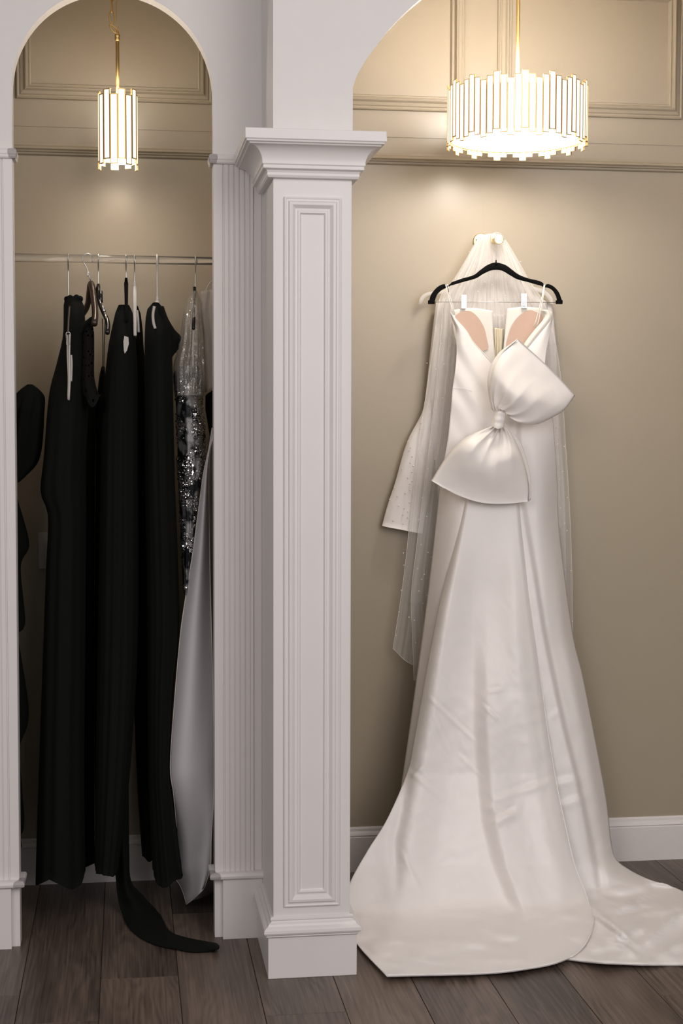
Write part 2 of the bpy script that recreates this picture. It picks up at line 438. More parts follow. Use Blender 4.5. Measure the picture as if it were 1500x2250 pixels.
def arch_wall(name, x0, x1, curve, ztop, y0, y1, zl=0, zr=0):
    """curve: opening outline [(x,z)] from the left foot over the top to the right foot"""
    bm = bmesh.new()
    def quad(a, b, c, d): bm.faces.new([bm.verts.new(p) for p in (a, b, c, d)])
    def slab(ax, az, bx, bz):   # piece from curve segment up to ztop
        for Y in (y0, y1): quad((ax, Y, az), (bx, Y, bz), (bx, Y, ztop), (ax, Y, ztop))
        quad((ax, y0, az), (ax, y1, az), (bx, y1, bz), (bx, y0, bz))
    L = curve[0][0]; Rr_ = curve[-1][0]
    box(bm, x0, L, y0, y1, zl, ztop)
    box(bm, Rr_, x1, y0, y1, zr, ztop)
    for (ax, az), (bx, bz) in zip(curve, curve[1:]):
        if abs(ax-bx) > 1e-6: slab(ax, az, bx, bz)
    bmesh.ops.remove_doubles(bm, verts=bm.verts, dist=1e-5)
    bmesh.ops.recalc_face_normals(bm, faces=bm.faces)
    return struct(from_bm(name, bm, M_wallw))
cxl, rl, zsl = -.030, .2670, 2.326
cur = [(cxl+rl*math.cos(PI-PI*k/64), zsl+rl*math.sin(PI-PI*k/64)) for k in range(65)]
arch_wall('wall_front_left', -1.2, .372, [(cxl-rl, 0)]+cur+[(cxl+rl, 0)], 3.0, YA, YA+.055)
left_half = [(.571, 2.165), (.571, 2.283), (.586, 2.322), (.621, 2.377), (.668, 2.437), (.735, 2.503), (.82, 2.567), (.93, 2.623), (1.05, 2.65), (1.115, 2.655)]
lh = [(p.x, p.y) for p in catmull([(a, b, 0) for a, b in left_half[1:]], 40)]
cur = [(.571, 0)]+lh+[(2.771-a, b) for a, b in lh[::-1]]+[(2.2, 0)]
arch_wall('wall_front_right', .369, 3.4, cur, 3.0, YC, YC+.04, zl=2.16, zr=0)
bm = bmesh.new(); box(bm, .3692, .5708, YC+.001, YA+.02, 2.16, 3.0); struct(from_bm('wall_column_header', bm, M_wallw))

# ---- square panelled column
col = thing('square_column', 'white painted square column with recessed long panel between the two arched alcoves', 'column', (.47, YC+.1, 0))
bm = bmesh.new(); box(bm, .369, .5695, YC, YA-.003, .1, 2.13)
bevel(from_bm('shaft', bm, M_trim, col), .0015, 2)
bm = bmesh.new(); frame(bm, .3965, .541, .1855, 2.006, YC, [(0, 0), (0, .007), (.003, .008), (.006, .006), (.010, .006), (.013, .011), (.020, .012), (.024, .008), (.028, .0035), (.033, .003), (.036, .006), (.040, .006), (.042, .001), (.044, 0)])
o = from_bm('panel_moulding', bm, M_trim, col); bevel(o, .0008, 2)
bm = bmesh.new()
cv = [(.0025, 2.052), (.014, 2.052), (.017, 2.058), (.0165, 2.064), (.019, 2.070), (.0275, 2.073), (.0275, 2.081), (.030, 2.084)]
cv += [(.030+.034*(1-math.cos(PI/2*k/28)), 2.086+.040*math.sin(PI/2*k/28)) for k in range(29)]
cv += [(.066, 2.130), (.072, 2.131), (.073, 2.1355), (.076, 2.137), (.076, 2.162), (0, 2.163)]
collar(bm, .369, .5695, YC, YA-.07, [(0, 2.052)]+cv)
o = from_bm('capital', bm, M_trim, col); bevel(o, .0012, 2)
bm = bmesh.new(); collar(bm, .3545, .586, 3.797, YA-.03, [(0, 0), (0, .112)])
o = from_bm('plinth', bm, M_trim, col); bevel(o, .0015, 2)
bm = bmesh.new(); collar(bm, .369, .5695, YC, YA-.045, [(0, .110), (.017, .110), (.021, .113), (.0175, .116), (.024, .118), (.0265, .123), (.0255, .131), (.021, .135), (.016, .138), (.0135, .143), (.007, .147), (.006, .150), (.0085, .153), (.008, .158), (.004, .160), (0, .160)])
o = from_bm('base_moulding', bm, M_trim, col); bevel(o, .0008, 2)

# ---- fluted pilasters
def pilaster(xa, xb, label, sgn):
    """inner face of the opening at xa when sgn=+1 (wall extends to +X), flutes on the shaft"""
    t = thing('fluted_pilaster', label, 'pilaster', ((xa+xb)/2, YA-.01, 0), 'fluted pilasters beside the left archway')
    xo, xi = (xa, xb)
    s = sgn
    e = lambda d: (xo+s*d)
    def rng(a, b): return (min(a, b), max(a, b))
    Wd = abs(xb-xa)
    # shaft cross-section in plan: (distance from opening edge, projection)
    pr = [(0, 0), (0, .010), (.0235, .010), (.0245, .006), (.0275, .006), (.0285, .0105)]
    d = .0285
    for k in range(5):
        pr += [(d+.0012, .0098), (d+.003, .0108), (d+.0105, .0108), (d+.0123, .0098), (d+.0128, .0075), (d+.0140, .0075)]; d += .0145
    pr += [(d+.006, .0108), (d+.007, .003)]
    if Wd > .12: pr += [(Wd, .003)]
    pr += [(pr[-1][0], 0)]
    bm = bmesh.new()
    a = [bm.verts.new((e(q), YA-h, .165)) for q, h in pr]; b = [bm.verts.new((e(q), YA-h, 2.156)) for q, h in pr]
    for i in range(len(pr)-1): bm.faces.new((a[i], b[i], b[i+1], a[i+1]))
    bmesh.ops.recalc_face_normals(bm, faces=bm.faces)
    from_bm('shaft', bm, M_trim, t)
    x0, x1 = rng(e(-.0005), e(Wd))
    bm = bmesh.new()
    IM = [(0, 2.137), (.007, 2.138), (.009, 2.142), (.0095, 2.147), (.011, 2.150), (.0115, 2.158), (.009, 2.163), (0, 2.1635)]
    collar(bm, x0, x1, YA-.011, YA+.001, IM); xa_, xb_ = rng(e(-.0005), e(.0008)); collar(bm, xa_, xb_, YA-.011, YA+.056, IM)
    bevel(from_bm('impost_moulding', bm, M_trim, t), .001, 2)
    bm = bmesh.new()
    IM = [(0, .170), (.010, .170), (.0145, .174), (.0155, .180), (.0135, .186), (.008, .1885), (0, .189)]
    collar(bm, x0, x1, YA-.018, YA+.001, IM); collar(bm, xa_, xb_, YA-.018, YA+.056, IM)
    bevel(from_bm('cap_moulding', bm, M_trim, t), .001, 2)
    bm = bmesh.new(); x0, x1 = rng(e(.021), e(Wd)); box(bm, x0, x1, YA-.022, YA+.001, 0, .172)
    x0, x1 = rng(e(-.0008), e(.0212)); box(bm, x0, x1, YA-.002, YA, 0, .172); x0, x1 = rng(e(-.0008), e(0)); box(bm, x0, x1, YA, YA+.057, 0, .172)
    bevel(from_bm('plinth', bm, M_trim, t), .001, 2)
    return t
pilaster(.2372, .3685, 'white fluted pilaster between the left archway and the square column', 1)
pilaster(-.2975, -.46, 'white fluted pilaster at the left edge of the left archway', -1)

# wall plate in the left alcove
sw = thing('switch_plate', 'white switch plate low on the wall behind the black dresses', 'switch', (-.235, YB, 1.042))
bm = bmesh.new(); box(bm, -.271, -.199, YB-.006, YB, .986, 1.099); bevel(from_bm('cover_plate', bm, M_whiteplate, sw), .002)
bm = bmesh.new(); box(bm, -.252, -.218, YB-.011, YB-.005, 1.008, 1.077); bevel(from_bm('rocker', bm, M_whiteplate, sw), .001)

# ================================================================== LAMPS
def slat_lamp(name, label, c, R, N, slat_w, ztop, zbot, offs, mslat, glass_t=.0035, edge=.00085):
    t = thing(name, label, 'lamp', (c[0], c[1], (ztop+zbot)/2))
    for k in range(N):
        a = 2*PI*(k+.5)/N - PI/2
        n_ = Vector((math.cos(a), math.sin(a), 0)); tg = Vector((-math.sin(a), math.cos(a), 0)); z_ = Vector((0, 0, 1))
        dz = offs[k % len(offs)]
        zc, hz = (ztop+zbot)/2+dz, (ztop-zbot)/2
        cc = Vector((c[0], c[1], zc))+n_*R
        bm = bmesh.new(); obox(bm, cc, n_, tg, z_, glass_t/2, slat_w/2-.0008, hz-.0008)
        s = from_bm('glass_slat', bm, mslat, t)
        bm = bmesh.new(); e = edge
        for sg in (-1, 1):
            obox(bm, cc+tg*sg*(slat_w/2), n_, tg, z_, glass_t/2+.0007, e, hz+e)
            obox(bm, cc+z_*sg*hz, n_, tg, z_, glass_t/2+.0007, slat_w/2, e)
        from_bm('brass_edge', bm, M_brass, s)
    return t
zt = P(1135, 168, 4.057).z; zb = P(1135, 295, 4.057).z
cD = (1.1155, 4.257)
drum = slat_lamp('drum_chandelier', 'large round gold-edged glass slat drum lamp above the white dress', cD, .199, 64, .0172, zt, zb, [.0, .0095, .0195, .0095], M_slat)
def ringz(name, c, z, R, r, mtl, par):
    pts = [Vector((c[0]+R*math.cos(2*PI*k/64), c[1]+R*math.sin(2*PI*k/64), z)) for k in range(64)]
    return tube(name, pts, r, mtl, par, 6, True)
ringz('support_ring', cD, zb+.022, .192, .0014, M_brass, drum)
ringz('support_ring', cD, zt-.012, .192, .0014, M_brass, drum)
def shell(name, c, R, z0, z1, mtl, par, disc_z=None, seg=64):
    bm = bmesh.new(); A = []; B = []
    for k in range(seg):
        a = 2*PI*k/seg; A.append(bm.verts.new((c[0]+R*math.cos(a), c[1]+R*math.sin(a), z0))); B.append(bm.verts.new((c[0]+R*math.cos(a), c[1]+R*math.sin(a), z1)))
    for k in range(seg): bm.faces.new((A[k], A[(k+1) % seg], B[(k+1) % seg], B[k]))
    if disc_z is not None:
        bm.faces.new([bm.verts.new((c[0]+R*.995*math.cos(2*PI*k/seg), c[1]+R*.995*math.sin(2*PI*k/seg), disc_z)) for k in range(seg)])
    return from_bm(name, bm, mtl, par, False)
shell('diffuser', cD, .186, zb+.022, zt-.010, M_diff, drum, zb+.10)
def rod_(name, x, y, z0, z1, r, mtl, par):
    return tube(name, [(x, y, z0), (x, y, z1)], r, mtl, par, 16)
rod_('stem', cD[0], cD[1], zb+.10, 2.95, .0055, M_brass, drum)
bm = bmesh.new(); lathe_bm(bm, [(.001, 2.925), (.03, 2.926), (.055, 2.935), (.06, 2.95)], (cD[0], cD[1], 0)); from_bm('ceiling_canopy', bm, M_brass, drum, True)
bm = bmesh.new()
for k in range(3):
    a = 2*PI*k/3+.4; obox(bm, Vector((cD[0]+.096*math.cos(a), cD[1]+.096*math.sin(a), zt-.012)), Vector((math.cos(a), math.sin(a), 0)), Vector((-math.sin(a), math.cos(a), 0)), Vector((0, 0, 1)), .096, .003, .0015)
from_bm('spider_arm', bm, M_brass, drum)
def plight(name, loc, e, col, r):
    l = bpy.data.lights.new(name, 'POINT'); l.energy = e; l.color = col; l.shadow_soft_size = r
    o = bpy.data.objects.new(name, l); C.objects.link(o); o.location = loc; return o
plight('drum_bulb_light', (cD[0], cD[1], zb+.07), 8.5, (1, .94, .89), .05)
plight('drum_bulb_light_up', (cD[0], cD[1], zt+.05), 10.5, (1, .93, .87), .05)

cS = (P(259, 290, 4.407).x, 4.407)
zt2 = P(259, 203, 4.36).z; zb2 = P(259, 355, 4.36).z
pend = slat_lamp('pendant_lamp', 'small gold-edged glass slat pendant lamp in the left alcove', cS, .0535, 16, .0188, zt2, zb2, [.009, -.006, .013, .0, -.014, .005, -.003], M_slat_s, edge=.0013)
shell('diffuser', cS, .036, zb2+.03, zt2-.02, M_diff, pend, None, 24)
rod_('stem', cS[0], cS[1], zt2-.03, P(256, 92, 4.407).z, .0052, M_brass, pend)
zf = P(256, 80, 4.407).z
bm = bmesh.new(); lathe_bm(bm, [(.003, -.014), (.0075, -.012), (.0075, -.006), (.006, -.004), (.0078, -.002), (.0078, .004), (.004, .007), (.001, .008)], (cS[0], cS[1], zf)); from_bm('stem_fitting', bm, M_brass, pend, True)
def clink(name, c, rx, rz, r, ang, tilt, par):
    pts = []
    for k in range(24):
        a = 2*PI*k/24; u = rx*math.cos(a); v = rz*math.sin(a)
        x = u*math.cos(ang); y = u*math.sin(ang); X = x*math.cos(tilt)+v*math.sin(tilt); Z = -x*math.sin(tilt)+v*math.cos(tilt)
        pts.append(Vector(c)+Vector((X, y, Z)))
    return tube(name, pts, r, M_brass, par, 8, True)
L0 = Vector((cS[0], cS[1], zf))
clink('chain_link', L0+Vector((0, 0, .013)), .006, .007, .0015, .3, 0, pend)
clink('chain_link', P(250, 64, 4.407), .006, .0155, .0024, .25, -.75, pend)
zc = P(246, 42, 4.407)
for k in range(10):
    clink('chain_link', Vector((zc.x, 4.407, zc.z+.006+k*.031)), .0072, .0185, .0019, (.15 if k % 2 == 0 else 1.45), 0, pend)
q1 = P(257, 70, 4.407); q2 = P(256, 30, 4.41)
tube('cord', catmull([q1, q2, (q2.x-.001, 4.41, 2.7), (zc.x+.004, 4.41, 2.95)], 20), .0012, M_brass, pend, 6)
bm = bmesh.new(); lathe_bm(bm, [(.001, 2.92), (.03, 2.921), (.05, 2.93), (.055, 2.95)], (zc.x, cS[1], 0)); from_bm('ceiling_canopy', bm, M_brass, pend, True)
plight('pendant_bulb_light', (cS[0], cS[1], zb2+.02), 2.2, (1, .88, .74), .03)
plight('pendant_bulb_light_up', (cS[0], cS[1], zt2+.03), 2.2, (1, .88, .74), .03)

# ================================================================== LEFT ALCOVE
RY = 4.407; RZ = P(150, 568, RY).z
rod = thing('closet_rod', 'clear acrylic closet rod holding the black dresses', 'rod', (-.1, RY, RZ))
bm = bmesh.new(); tube_bm(bm, [(-.62, RY, RZ), (.375, RY, RZ)], .0118, 24); from_bm('rod_tube', bm, M_acrylic, rod, True)
for x in (-.617, .372):
    bm = bmesh.new(); lathe_bm(bm, [(.001, 0), (.024, 0), (.024, .004), (.001, .004)], (0, 0, 0))
    bmesh.ops.rotate(bm, verts=bm.verts, cent=(0, 0, 0), matrix=Matrix.Rotation(PI/2, 3, 'Y')); bmesh.ops.translate(bm, verts=bm.verts, vec=(x-.002, RY, RZ))
    from_bm('end_socket', bm, M_chrome, rod, True)

def hook_pts(drop):
    """hook wire in local XZ (X = hanger width direction), hook resting on the rod at the origin centre"""
    r = .0145
    pts = [(r*math.cos(a), 0, r*math.sin(a)) for a in [math.radians(d) for d in range(-20, 200, 20)]]
    pts += [(-.0125, 0, -.010), (-.006, 0, -.021), (-.0008, 0, -.032), (0, 0, -.045), (0, 0, -drop)]
    return pts
def hanger(name, label, px, kind, mat_body, rotz, drop=.075, half=.21, sag=.085, thick=.006, hh=.011, group='hangers on the closet rod', bar=True):
    X = P(px, 600, RY).x
    t = thing(name, label, 'hanger', (X, RY, RZ), group); t.rotation_euler = (0, 0, rotz)
    def part(nm, bm, mt, sm=True):
        me = bpy.data.meshes.new(nm); bm.normal_update(); bm.to_mesh(me); bm.free(); o = link(nm, me, mt, t, sm); return o
    bm = bmesh.new(); tube_bm(bm, catmull(hook_pts(drop), 40), .0017 if kind != 'plastic' else .003, 8); part('hook', bm, M_chrome if kind != 'plastic' else mat_body)
    zt_ = -drop+.004
    if half == 0: return t
    bm = bmesh.new()
    arc = []
    for k in range(33):
        u = -1+2*k/32; a = abs(u)
        z = zt_-.012-sag*(sst(0, 1, a)*.55+a*.45)-(.018*sst(.86, 1, a))
        arc.append(Vector((u*half, 0, z)))
    tube_bm(bm, arc, [hh*(1-.35*abs(-1+2*k/32)) for k in range(33)], 10, False, thick/hh)
    part('arm', bm, mat_body)
    bm = bmesh.new(); lathe_bm(bm, [(.003, zt_+.004), (.004, zt_), (.0055, zt_-.014), (.003, zt_-.02)], (0, 0, 0), seg=12); part('neck', bm, mat_body)
    if bar:
        bm = bmesh.new(); tube_bm(bm, [(-half*.93, 0, zt_-.1-sag*.4), (half*.93, 0, zt_-.1-sag*.4)], .0016, 8); part('bar', bm, M_chrome)
    return t
def apart(t, nm, pts, r, mtl, seg=10):
    o = tube(nm, [P(*p) for p in pts], r, mtl, None, seg)
    o.data.transform((Matrix.Translation(t.location) @ t.rotation_euler.to_matrix().to_4x4()).inverted()); o.parent = t
    return o
h1 = hanger('clip_hanger', 'clip hanger with long steel neck, leftmost on the closet rod', 150, 'steel', M_darkwood, PI/2, drop=.118, half=0, bar=False)
h2 = hanger('wooden_hanger', 'dark wooden hanger turned sideways, second from left on the rod', 193, 'wood', M_darkwood, .25, drop=.05, half=0, bar=False)
apart(h2, 'neck', [(193.5, 596, RY), (197, 608, RY), (200, 622, RY)], .0016, M_chrome)
apart(h2, 'arm', [(a.x, a.y, RY-.17*k/15) for k, a in enumerate(catmull([(200, 622, 0), (204, 640, 0), (207, 665, 0), (209, 690, 0), (207, 712, 0)], 16))], [.008, .010, .010]+[.009]*13, M_darkwood)
apart(h2, 'arm', [(a.x, a.y, RY+.17*k/15) for k, a in enumerate(catmull([(200, 622, 0), (196, 645, 0), (194, 664, 0), (188, 680, 0), (180, 692, 0)], 16))], [.008, .010, .010]+[.009]*13, M_darkwood)
h3 = hanger('black_hanger', 'glossy black plastic hanger beside the turned wooden one', 216, 'black', M_plastic_blk, PI/2, drop=.078, half=0, bar=False)
apart(h3, 'arm', [(a.x, a.y, RY-.17*k/19) for k, a in enumerate(catmull([(216, 626, 0), (217, 648, 0), (220, 668, 0), (228, 688, 0), (235, 703, 0), (237, 716, 0), (236, 732, 0)], 20))], [.005]*4+[.008]*3+[.0065]*13, M_plastic_blk)
apart(h3, 'arm', [(a.x, a.y, RY+.17*k/15) for k, a in enumerate(catmull([(216, 630, 0), (212, 650, 0), (211, 672, 0), (208, 700, 0)], 16))], .006, M_plastic_blk)
apart(h3, 'clip', [(221, 640, RY-.05), (221.5, 668, RY-.06)], .006, M_plastic_blk)
apart(h3, 'clip', [(223, 668, RY-.07), (229, 684, RY-.10)], .0045, M_chrome)
apart(h3, 'strap_notch', [(230, 688, RY-.11), (235, 706, RY-.13)], .004, M_chrome)
h4 = hanger('black_velvet_hanger', 'slim black hanger above the open-necked black dress', 277, 'black', M_velvet, PI/2, drop=.060, half=.12, sag=.10, hh=.006, bar=False)
apart(h4, 'neck_stem', [(277, 622, RY), (277.5, 650, RY), (278, 676, RY)], [.0025, .004, .004], M_velvet)
h5 = hanger('clear_hanger', 'frosted clear hanger with steel hook behind the slim black one', 295.5, 'clear', M_clearpl, PI/2, drop=.068, half=.12, sag=.13, hh=.007, bar=False)
h6 = hanger('ivory_plastic_hanger', 'ivory plastic hanger carrying the short-sleeved black dress', 345, 'plastic', M_ivory_pl, PI/2, drop=.11, half=.10, sag=.07, hh=.007, bar=False)
h7 = hanger('black_clip_hanger', 'black clip hanger above the sequined dress in clear film', 429, 'black', M_plastic_blk, PI/2, drop=.082, half=0, bar=False)
apart(h7, 'neck_stem', [(427, 630, RY), (428, 655, RY)], .0045, M_plastic_blk)
apart(h7, 'arm', [(427, 655, RY), (426, 690, RY-.06), (425, 722, RY-.13)], [.0035, .004, .0045], M_plastic_blk)

def body(name, label, cat, rows, b0, cy=RY, mtl=M_black, nu=72, nv=70, pleat=.06, npl=9, hem=.02, seed=0, group=None, parent=None, slant=0):
    """hanging garment: closed pleated tube. rows (py, pxl, pxr); b0 [(py, half depth)]"""
    yl = [(r[0], r[1]) for r in rows]; yr = [(r[0], r[2]) for r in rows]
    y0, y1 = rows[0][0], rows[-1][0]
    Lc = catmull([(r[1], r[0], 0) for r in rows], nv); Rc = catmull([(r[2], r[0], 0) for r in rows], nv)
    G = []
    for j in range(nv):
        v = j/(nv-1); py = (Lc[j].y+Rc[j].y)/2
        A = P(Lc[j].x, Lc[j].y, cy); B = P(Rc[j].x, Rc[j].y, cy)
        cx, cz, a = (A.x+B.x)/2, (A.z+B.z)/2, (B.x-A.x)/2
        b = itp(b0, py); row = []
        for i in range(nu):
            th = 2*PI*i/nu
            amp = pleat*sst(0, .35, v)
            r = 1-amp+amp*(.6*math.sin(npl*th+seed+2*v)+.4*math.sin((npl*2+1)*th+seed*3-1.5*v))
            hz_ = hem*sst(.93, 1, v)*math.sin(3*th+seed)-slant*(1+math.cos(th))*sst(.4, 1, v)
            row.append(Vector((cx+a*r*math.cos(th), cy+b*r*math.sin(th), cz+hz_)))
        G.append(row)
    o = grid_mesh(name, G, mtl, parent, closed_u=True, cap=True)
    if label: tag(o, label, cat, group)
    return o
DG = 'black gowns on the closet rod'
# gown A (leftmost full gown)
bA = [(650, .03), (700, .09), (860, .12), (1900, .13)]
gA = thing('black_gown', 'long black gown with gathered strapless top hung from the clip hanger', 'dress', P(150, 1935, RY-.0), DG)
body('gown_body', None, None, [(654, 143, 176), (668, 140, 184), (740, 138, 190), (800, 124, 196), (870, 106, 196), (1000, 94, 190), (1080, 86, 190), (1130, 103, 190), (1250, 99, 189), (1400, 94, 188), (1700, 84, 186), (1921, 77, 190)], bA, RY-.045, M_black, seed=1, parent=gA, npl=5, hem=.018)
def gather(bm, pts, r):
    for p, q in zip(pts, [r*(1+.3*math.sin(i*2.2)) for i in range(len(pts))]):
        bmesh.ops.create_icosphere(bm, subdivisions=2, radius=q, matrix=Matrix.Translation(p))
bm = bmesh.new(); gather(bm, [P(x, y, RY-.03) for x, y in ((147, 657), (154, 656), (161, 655), (168, 654), (175, 657))], .0085); from_bm('gathered_edge', bm, M_black, gA, True)
def ribbon(name, pts, w, mtl, par, thick=.0012, axis=None):
    """flat ribbon along world pts, width along axis"""
    ax = Vector(axis or (1, 0, 0)); G = [[p-ax*w/2, p+ax*w/2] for p in pts]
    o = grid_mesh(name, G, mtl, par); solid(o, thick); return o
FY = RY-.185
def path(pp, Y, n=16): return [P(a.x, a.y, Y) for a in catmull([(x, y, 0) for x, y in pp], n)]
ribbon('hanging_loop', path([(148, 735), (148, 780), (150, 830), (149, 877)], FY), .003, M_label, gA)
ribbon('hanging_loop', path([(153, 735), (152, 780), (153, 830), (151, 879)], FY-.002), .0055, M_label, gA)
ribbon('care_label', path([(156, 780), (157, 800), (156, 838)], FY+.004), .006, M_label, gA)
tube('clip_arm', path([(153, 672), (151, 700), (149, 735)], FY), .0038, M_darkwood, gA)
o = tube('clip_frame', [P(x, y, FY-.004) for x, y in ((145, 733), (146, 730), (153, 730), (154, 733), (153, 757), (146, 757))], .0010, M_chrome, gA, 6, True)
# far left puffed garment
gF = thing('black_ruffled_dress', 'black dress with puffed gathered sleeve at far left, half behind the pilaster', 'dress', P(20, 1868, RY), DG)
body('puffed_sleeve', None, None, [(845, 60, 72), (858, 40, 88), (880, 20, 102), (930, 5, 101), (990, -5, 95), (1025, -8, 84), (1045, 0, 62), (1060, 10, 42)], [(845, .03), (900, .09), (1058, .05)], RY-.02, M_black, pleat=.12, npl=6, hem=0, seed=4, parent=gF, nv=40)
body('gown_body', None, None, [(1050, -60, 36), (1090, -60, 37), (1195, -60, 65), (1245, -60, 47), (1370, -60, 58), (1400, -60, 43), (1565, -60, 67), (1640, -60, 47), (1740, -62, 52), (1815, -64, 57), (1832, -64, 48), (1868, -64, 51)], [(1050, .08), (1300, .14), (1868, .15)], RY+.03, M_black2, pleat=.05, npl=5, hem=0, seed=2, parent=gF, nv=110)
# lace dress on the wooden hanger
gL = thing('black_lace_dress', 'black lace dress with knotted tie hung from the turned wooden hanger', 'dress', P(190, 1890, RY), DG)
body('lace_bodice', None, None, [(716, 186, 204), (735, 180, 207), (780, 178, 207.5), (830, 176, 208), (860, 178, 215), (880, 178, 228)], [(716, .03), (880, .07)], RY-.10, M_lace, nv=30, pleat=.03, parent=gL, seed=3)
body('gown_body', None, None, [(800, 192, 204), (835, 193, 208), (862, 195, 211), (880, 192, 214), (1000, 187, 210), (1400, 185, 207), (1890, 182, 208)], [(800, .02), (1000, .05), (1890, .05)], RY+.15, M_black2, pleat=.04, parent=gL, seed=5, hem=.01)
tube('knotted_tie', [P(a.x, a.y, RY-.12) for a in catmull([(170, 735, 0), (182, 716, 0), (196, 708, 0), (206, 704, 0), (214, 703, 0)], 16)], [.008, .009, .010, .010, .009, .009, .0085, .008, .008, .0085, .0095, .011, .012, .0125, .011, .006], M_black, gL, 10)
# black strap dress on the black hanger
gS = thing('black_strap_dress', 'black dress hanging by two thin straps from the glossy black hanger', 'dress', P(225, 1880, RY), DG)
body('gown_body', None, None, [(806, 223, 230), (822, 219, 231), (870, 214, 230), (1000, 210, 236), (1400, 207, 232), (1880, 208, 235)], [(806, .04), (1000, .05), (1870, .05)], RY+.15, M_black2, pleat=.04, parent=gS, seed=6, hem=.01)
for a, b in ((224.5, 226), (231, 229)):
    ribbon('strap', path([(a, 700), (b, 760), (b-1, 815)], RY-.1), .0022, M_black2, gS)
# gown B with open neck and train
gB = thing('black_open_neck_gown', 'long black gown with slit open neck and a sash trailing on the floor', 'dress', P(255, 1900, RY), DG)
rowsB = [(671, 260, 284), (685, 254, 291), (720, 246, 297), (760, 238, 299), (830, 230, 303), (880, 226, 303), (1000, 222, 303), (1400, 214, 303), (1700, 209, 286), (1900, 207, 262)]
body('gown_body', None, None, rowsB, [(671, .03), (760, .10), (1900, .13)], RY-.045, M_black, pleat=.05, parent=gB, seed=7, npl=8, hem=.006)
bm = bmesh.new()
def poly_prism(bm, pts, Y, t):
    a = [bm.verts.new(P(x, y, Y)) for x, y in pts]; b = [bm.verts.new(P(x, y, Y)+Vector((0, t, 0))) for x, y in pts]
    bm.faces.new(a); bm.faces.new(b[::-1])
    for i in range(len(a)): bm.faces.new((a[i], b[i], b[(i+1) % len(a)], a[(i+1) % len(a)]))
poly_prism(bm, [(273, 738), (282, 741), (283, 755), (279, 770), (274, 777), (272, 770), (271, 750)], RY-.150, .002); from_bm('care_label', bm, M_label, gB)
# sash falling to the floor
Gc = coons([(258, 1500), (284, 1500)], [(470, 2091), (482, 2080), (476, 2072)], [(258, 1500), (250, 1700), (250, 1860), (254, 1930), (262, 1990), (285, 2040), (330, 2070), (400, 2088), (470, 2091)], [(284, 1500), (283, 1700), (284, 1870), (288, 1935), (312, 1965), (352, 2010), (372, 2045), (412, 2060), (476, 2072)], 22, 70)
def draped(G, ysurf, zf, k=.05):
    out = []
    for row in G:
        r = []
        for px, py, u, v in row:
            d = ray(px, py); ts = ysurf(px, py, u, v)/d.y
            if d.z < -1e-4:
                z = zf(px, py, u, v) if callable(zf) else zf
                tf = (z-EYE)/d.z
                h = max(0, min(1, .5+.5*(tf-ts)/k))
                t = tf*(1-h)+ts*h-k*h*(1-h)
            else: t = ts
            r.append(Vector((0, 0, EYE))+d*t)
        out.append(r)
    return out
o = grid_mesh('sash', draped(Gc, lambda x, y, u, v: RY-.03-.03*math.sin(u*PI)+.01*math.sin(u*9), lambda x, y, u, v: .006+.012*math.sin(u*PI)*(.6+.4*math.sin(x*.07))), M_black, gB); solid(o, .004, 1)
# gown C (narrow, clear hanger showing)
gC = thing('narrow_black_gown', 'narrow black gown with a pale strip showing at the neck', 'dress', P(305, 1890, RY), DG)
body('gown_body', None, None, [(673, 296, 303), (684, 294, 308), (720, 293, 313), (780, 291, 317), (900, 291, 328), (1400, 291, 332), (1700, 300, 334), (1880, 312, 340)], [(673, .02), (760, .04), (1880, .05)], RY+.15, M_black, pleat=.03, parent=gC, seed=9, hem=.006)
tube('hanger_piece', path([(301, 682), (303, 700), (304.5, 730)], RY-.075), .0036, M_label, gC)  # pale piece of the hanger showing inside the neck
# gown D with cap sleeve
gD = thing('black_cap_sleeve_gown', 'long black gown with a beaded cap sleeve on the ivory plastic hanger', 'dress', P(360, 1925, RY), DG)
body('gown_body', None, None, [(666, 335, 349), (672, 327, 356), (690, 321, 365), (730, 318, 376), (790, 317, 379), (900, 317, 382), (1050, 318, 386), (1250, 321, 393), (1400, 322, 394), (1500, 323, 383), (1600, 324, 377), (1680, 325, 374), (1740, 326, 380), (1850, 331, 392), (1918, 334, 403)], [(666, .03), (740, .11), (1918, .13)], RY-.04, M_black, pleat=.05, parent=gD, seed=11, npl=7, hem=.01)
Gs = coons([(350, 672), (358, 673)], [(374, 790), (384, 775), (390, 768)], [(350, 672), (356, 720), (362, 760), (374, 790)], [(358, 673), (368, 700), (382, 724), (397, 741), (393, 752), (390, 768)], 14, 24)
o = grid_mesh('cap_sleeve', [[P(x, y, RY-.10+.06*u) for x, y, u, v in r] for r in Gs], M_black, gD); solid(o, .004)
bm = bmesh.new()
for k in range(16):
    p = catmull([(396, 740, 0), (393, 752, 0), (390, 768, 0), (381, 778, 0)], 16)[k]
    bmesh.ops.create_icosphere(bm, subdivisions=1, radius=.0022, matrix=Matrix.Translation(P(p.x+random.uniform(-1, 1), p.y, RY-.05)))
o = from_bm('beading', bm, M_seqk, gD, True); o['kind'] = 'stuff'
tube('hanger_piece', path([(339, 673), (336, 690), (337, 708), (341, 722)], RY-.135), .0042, M_label, gD)  # white hanger arm seen through the neck opening
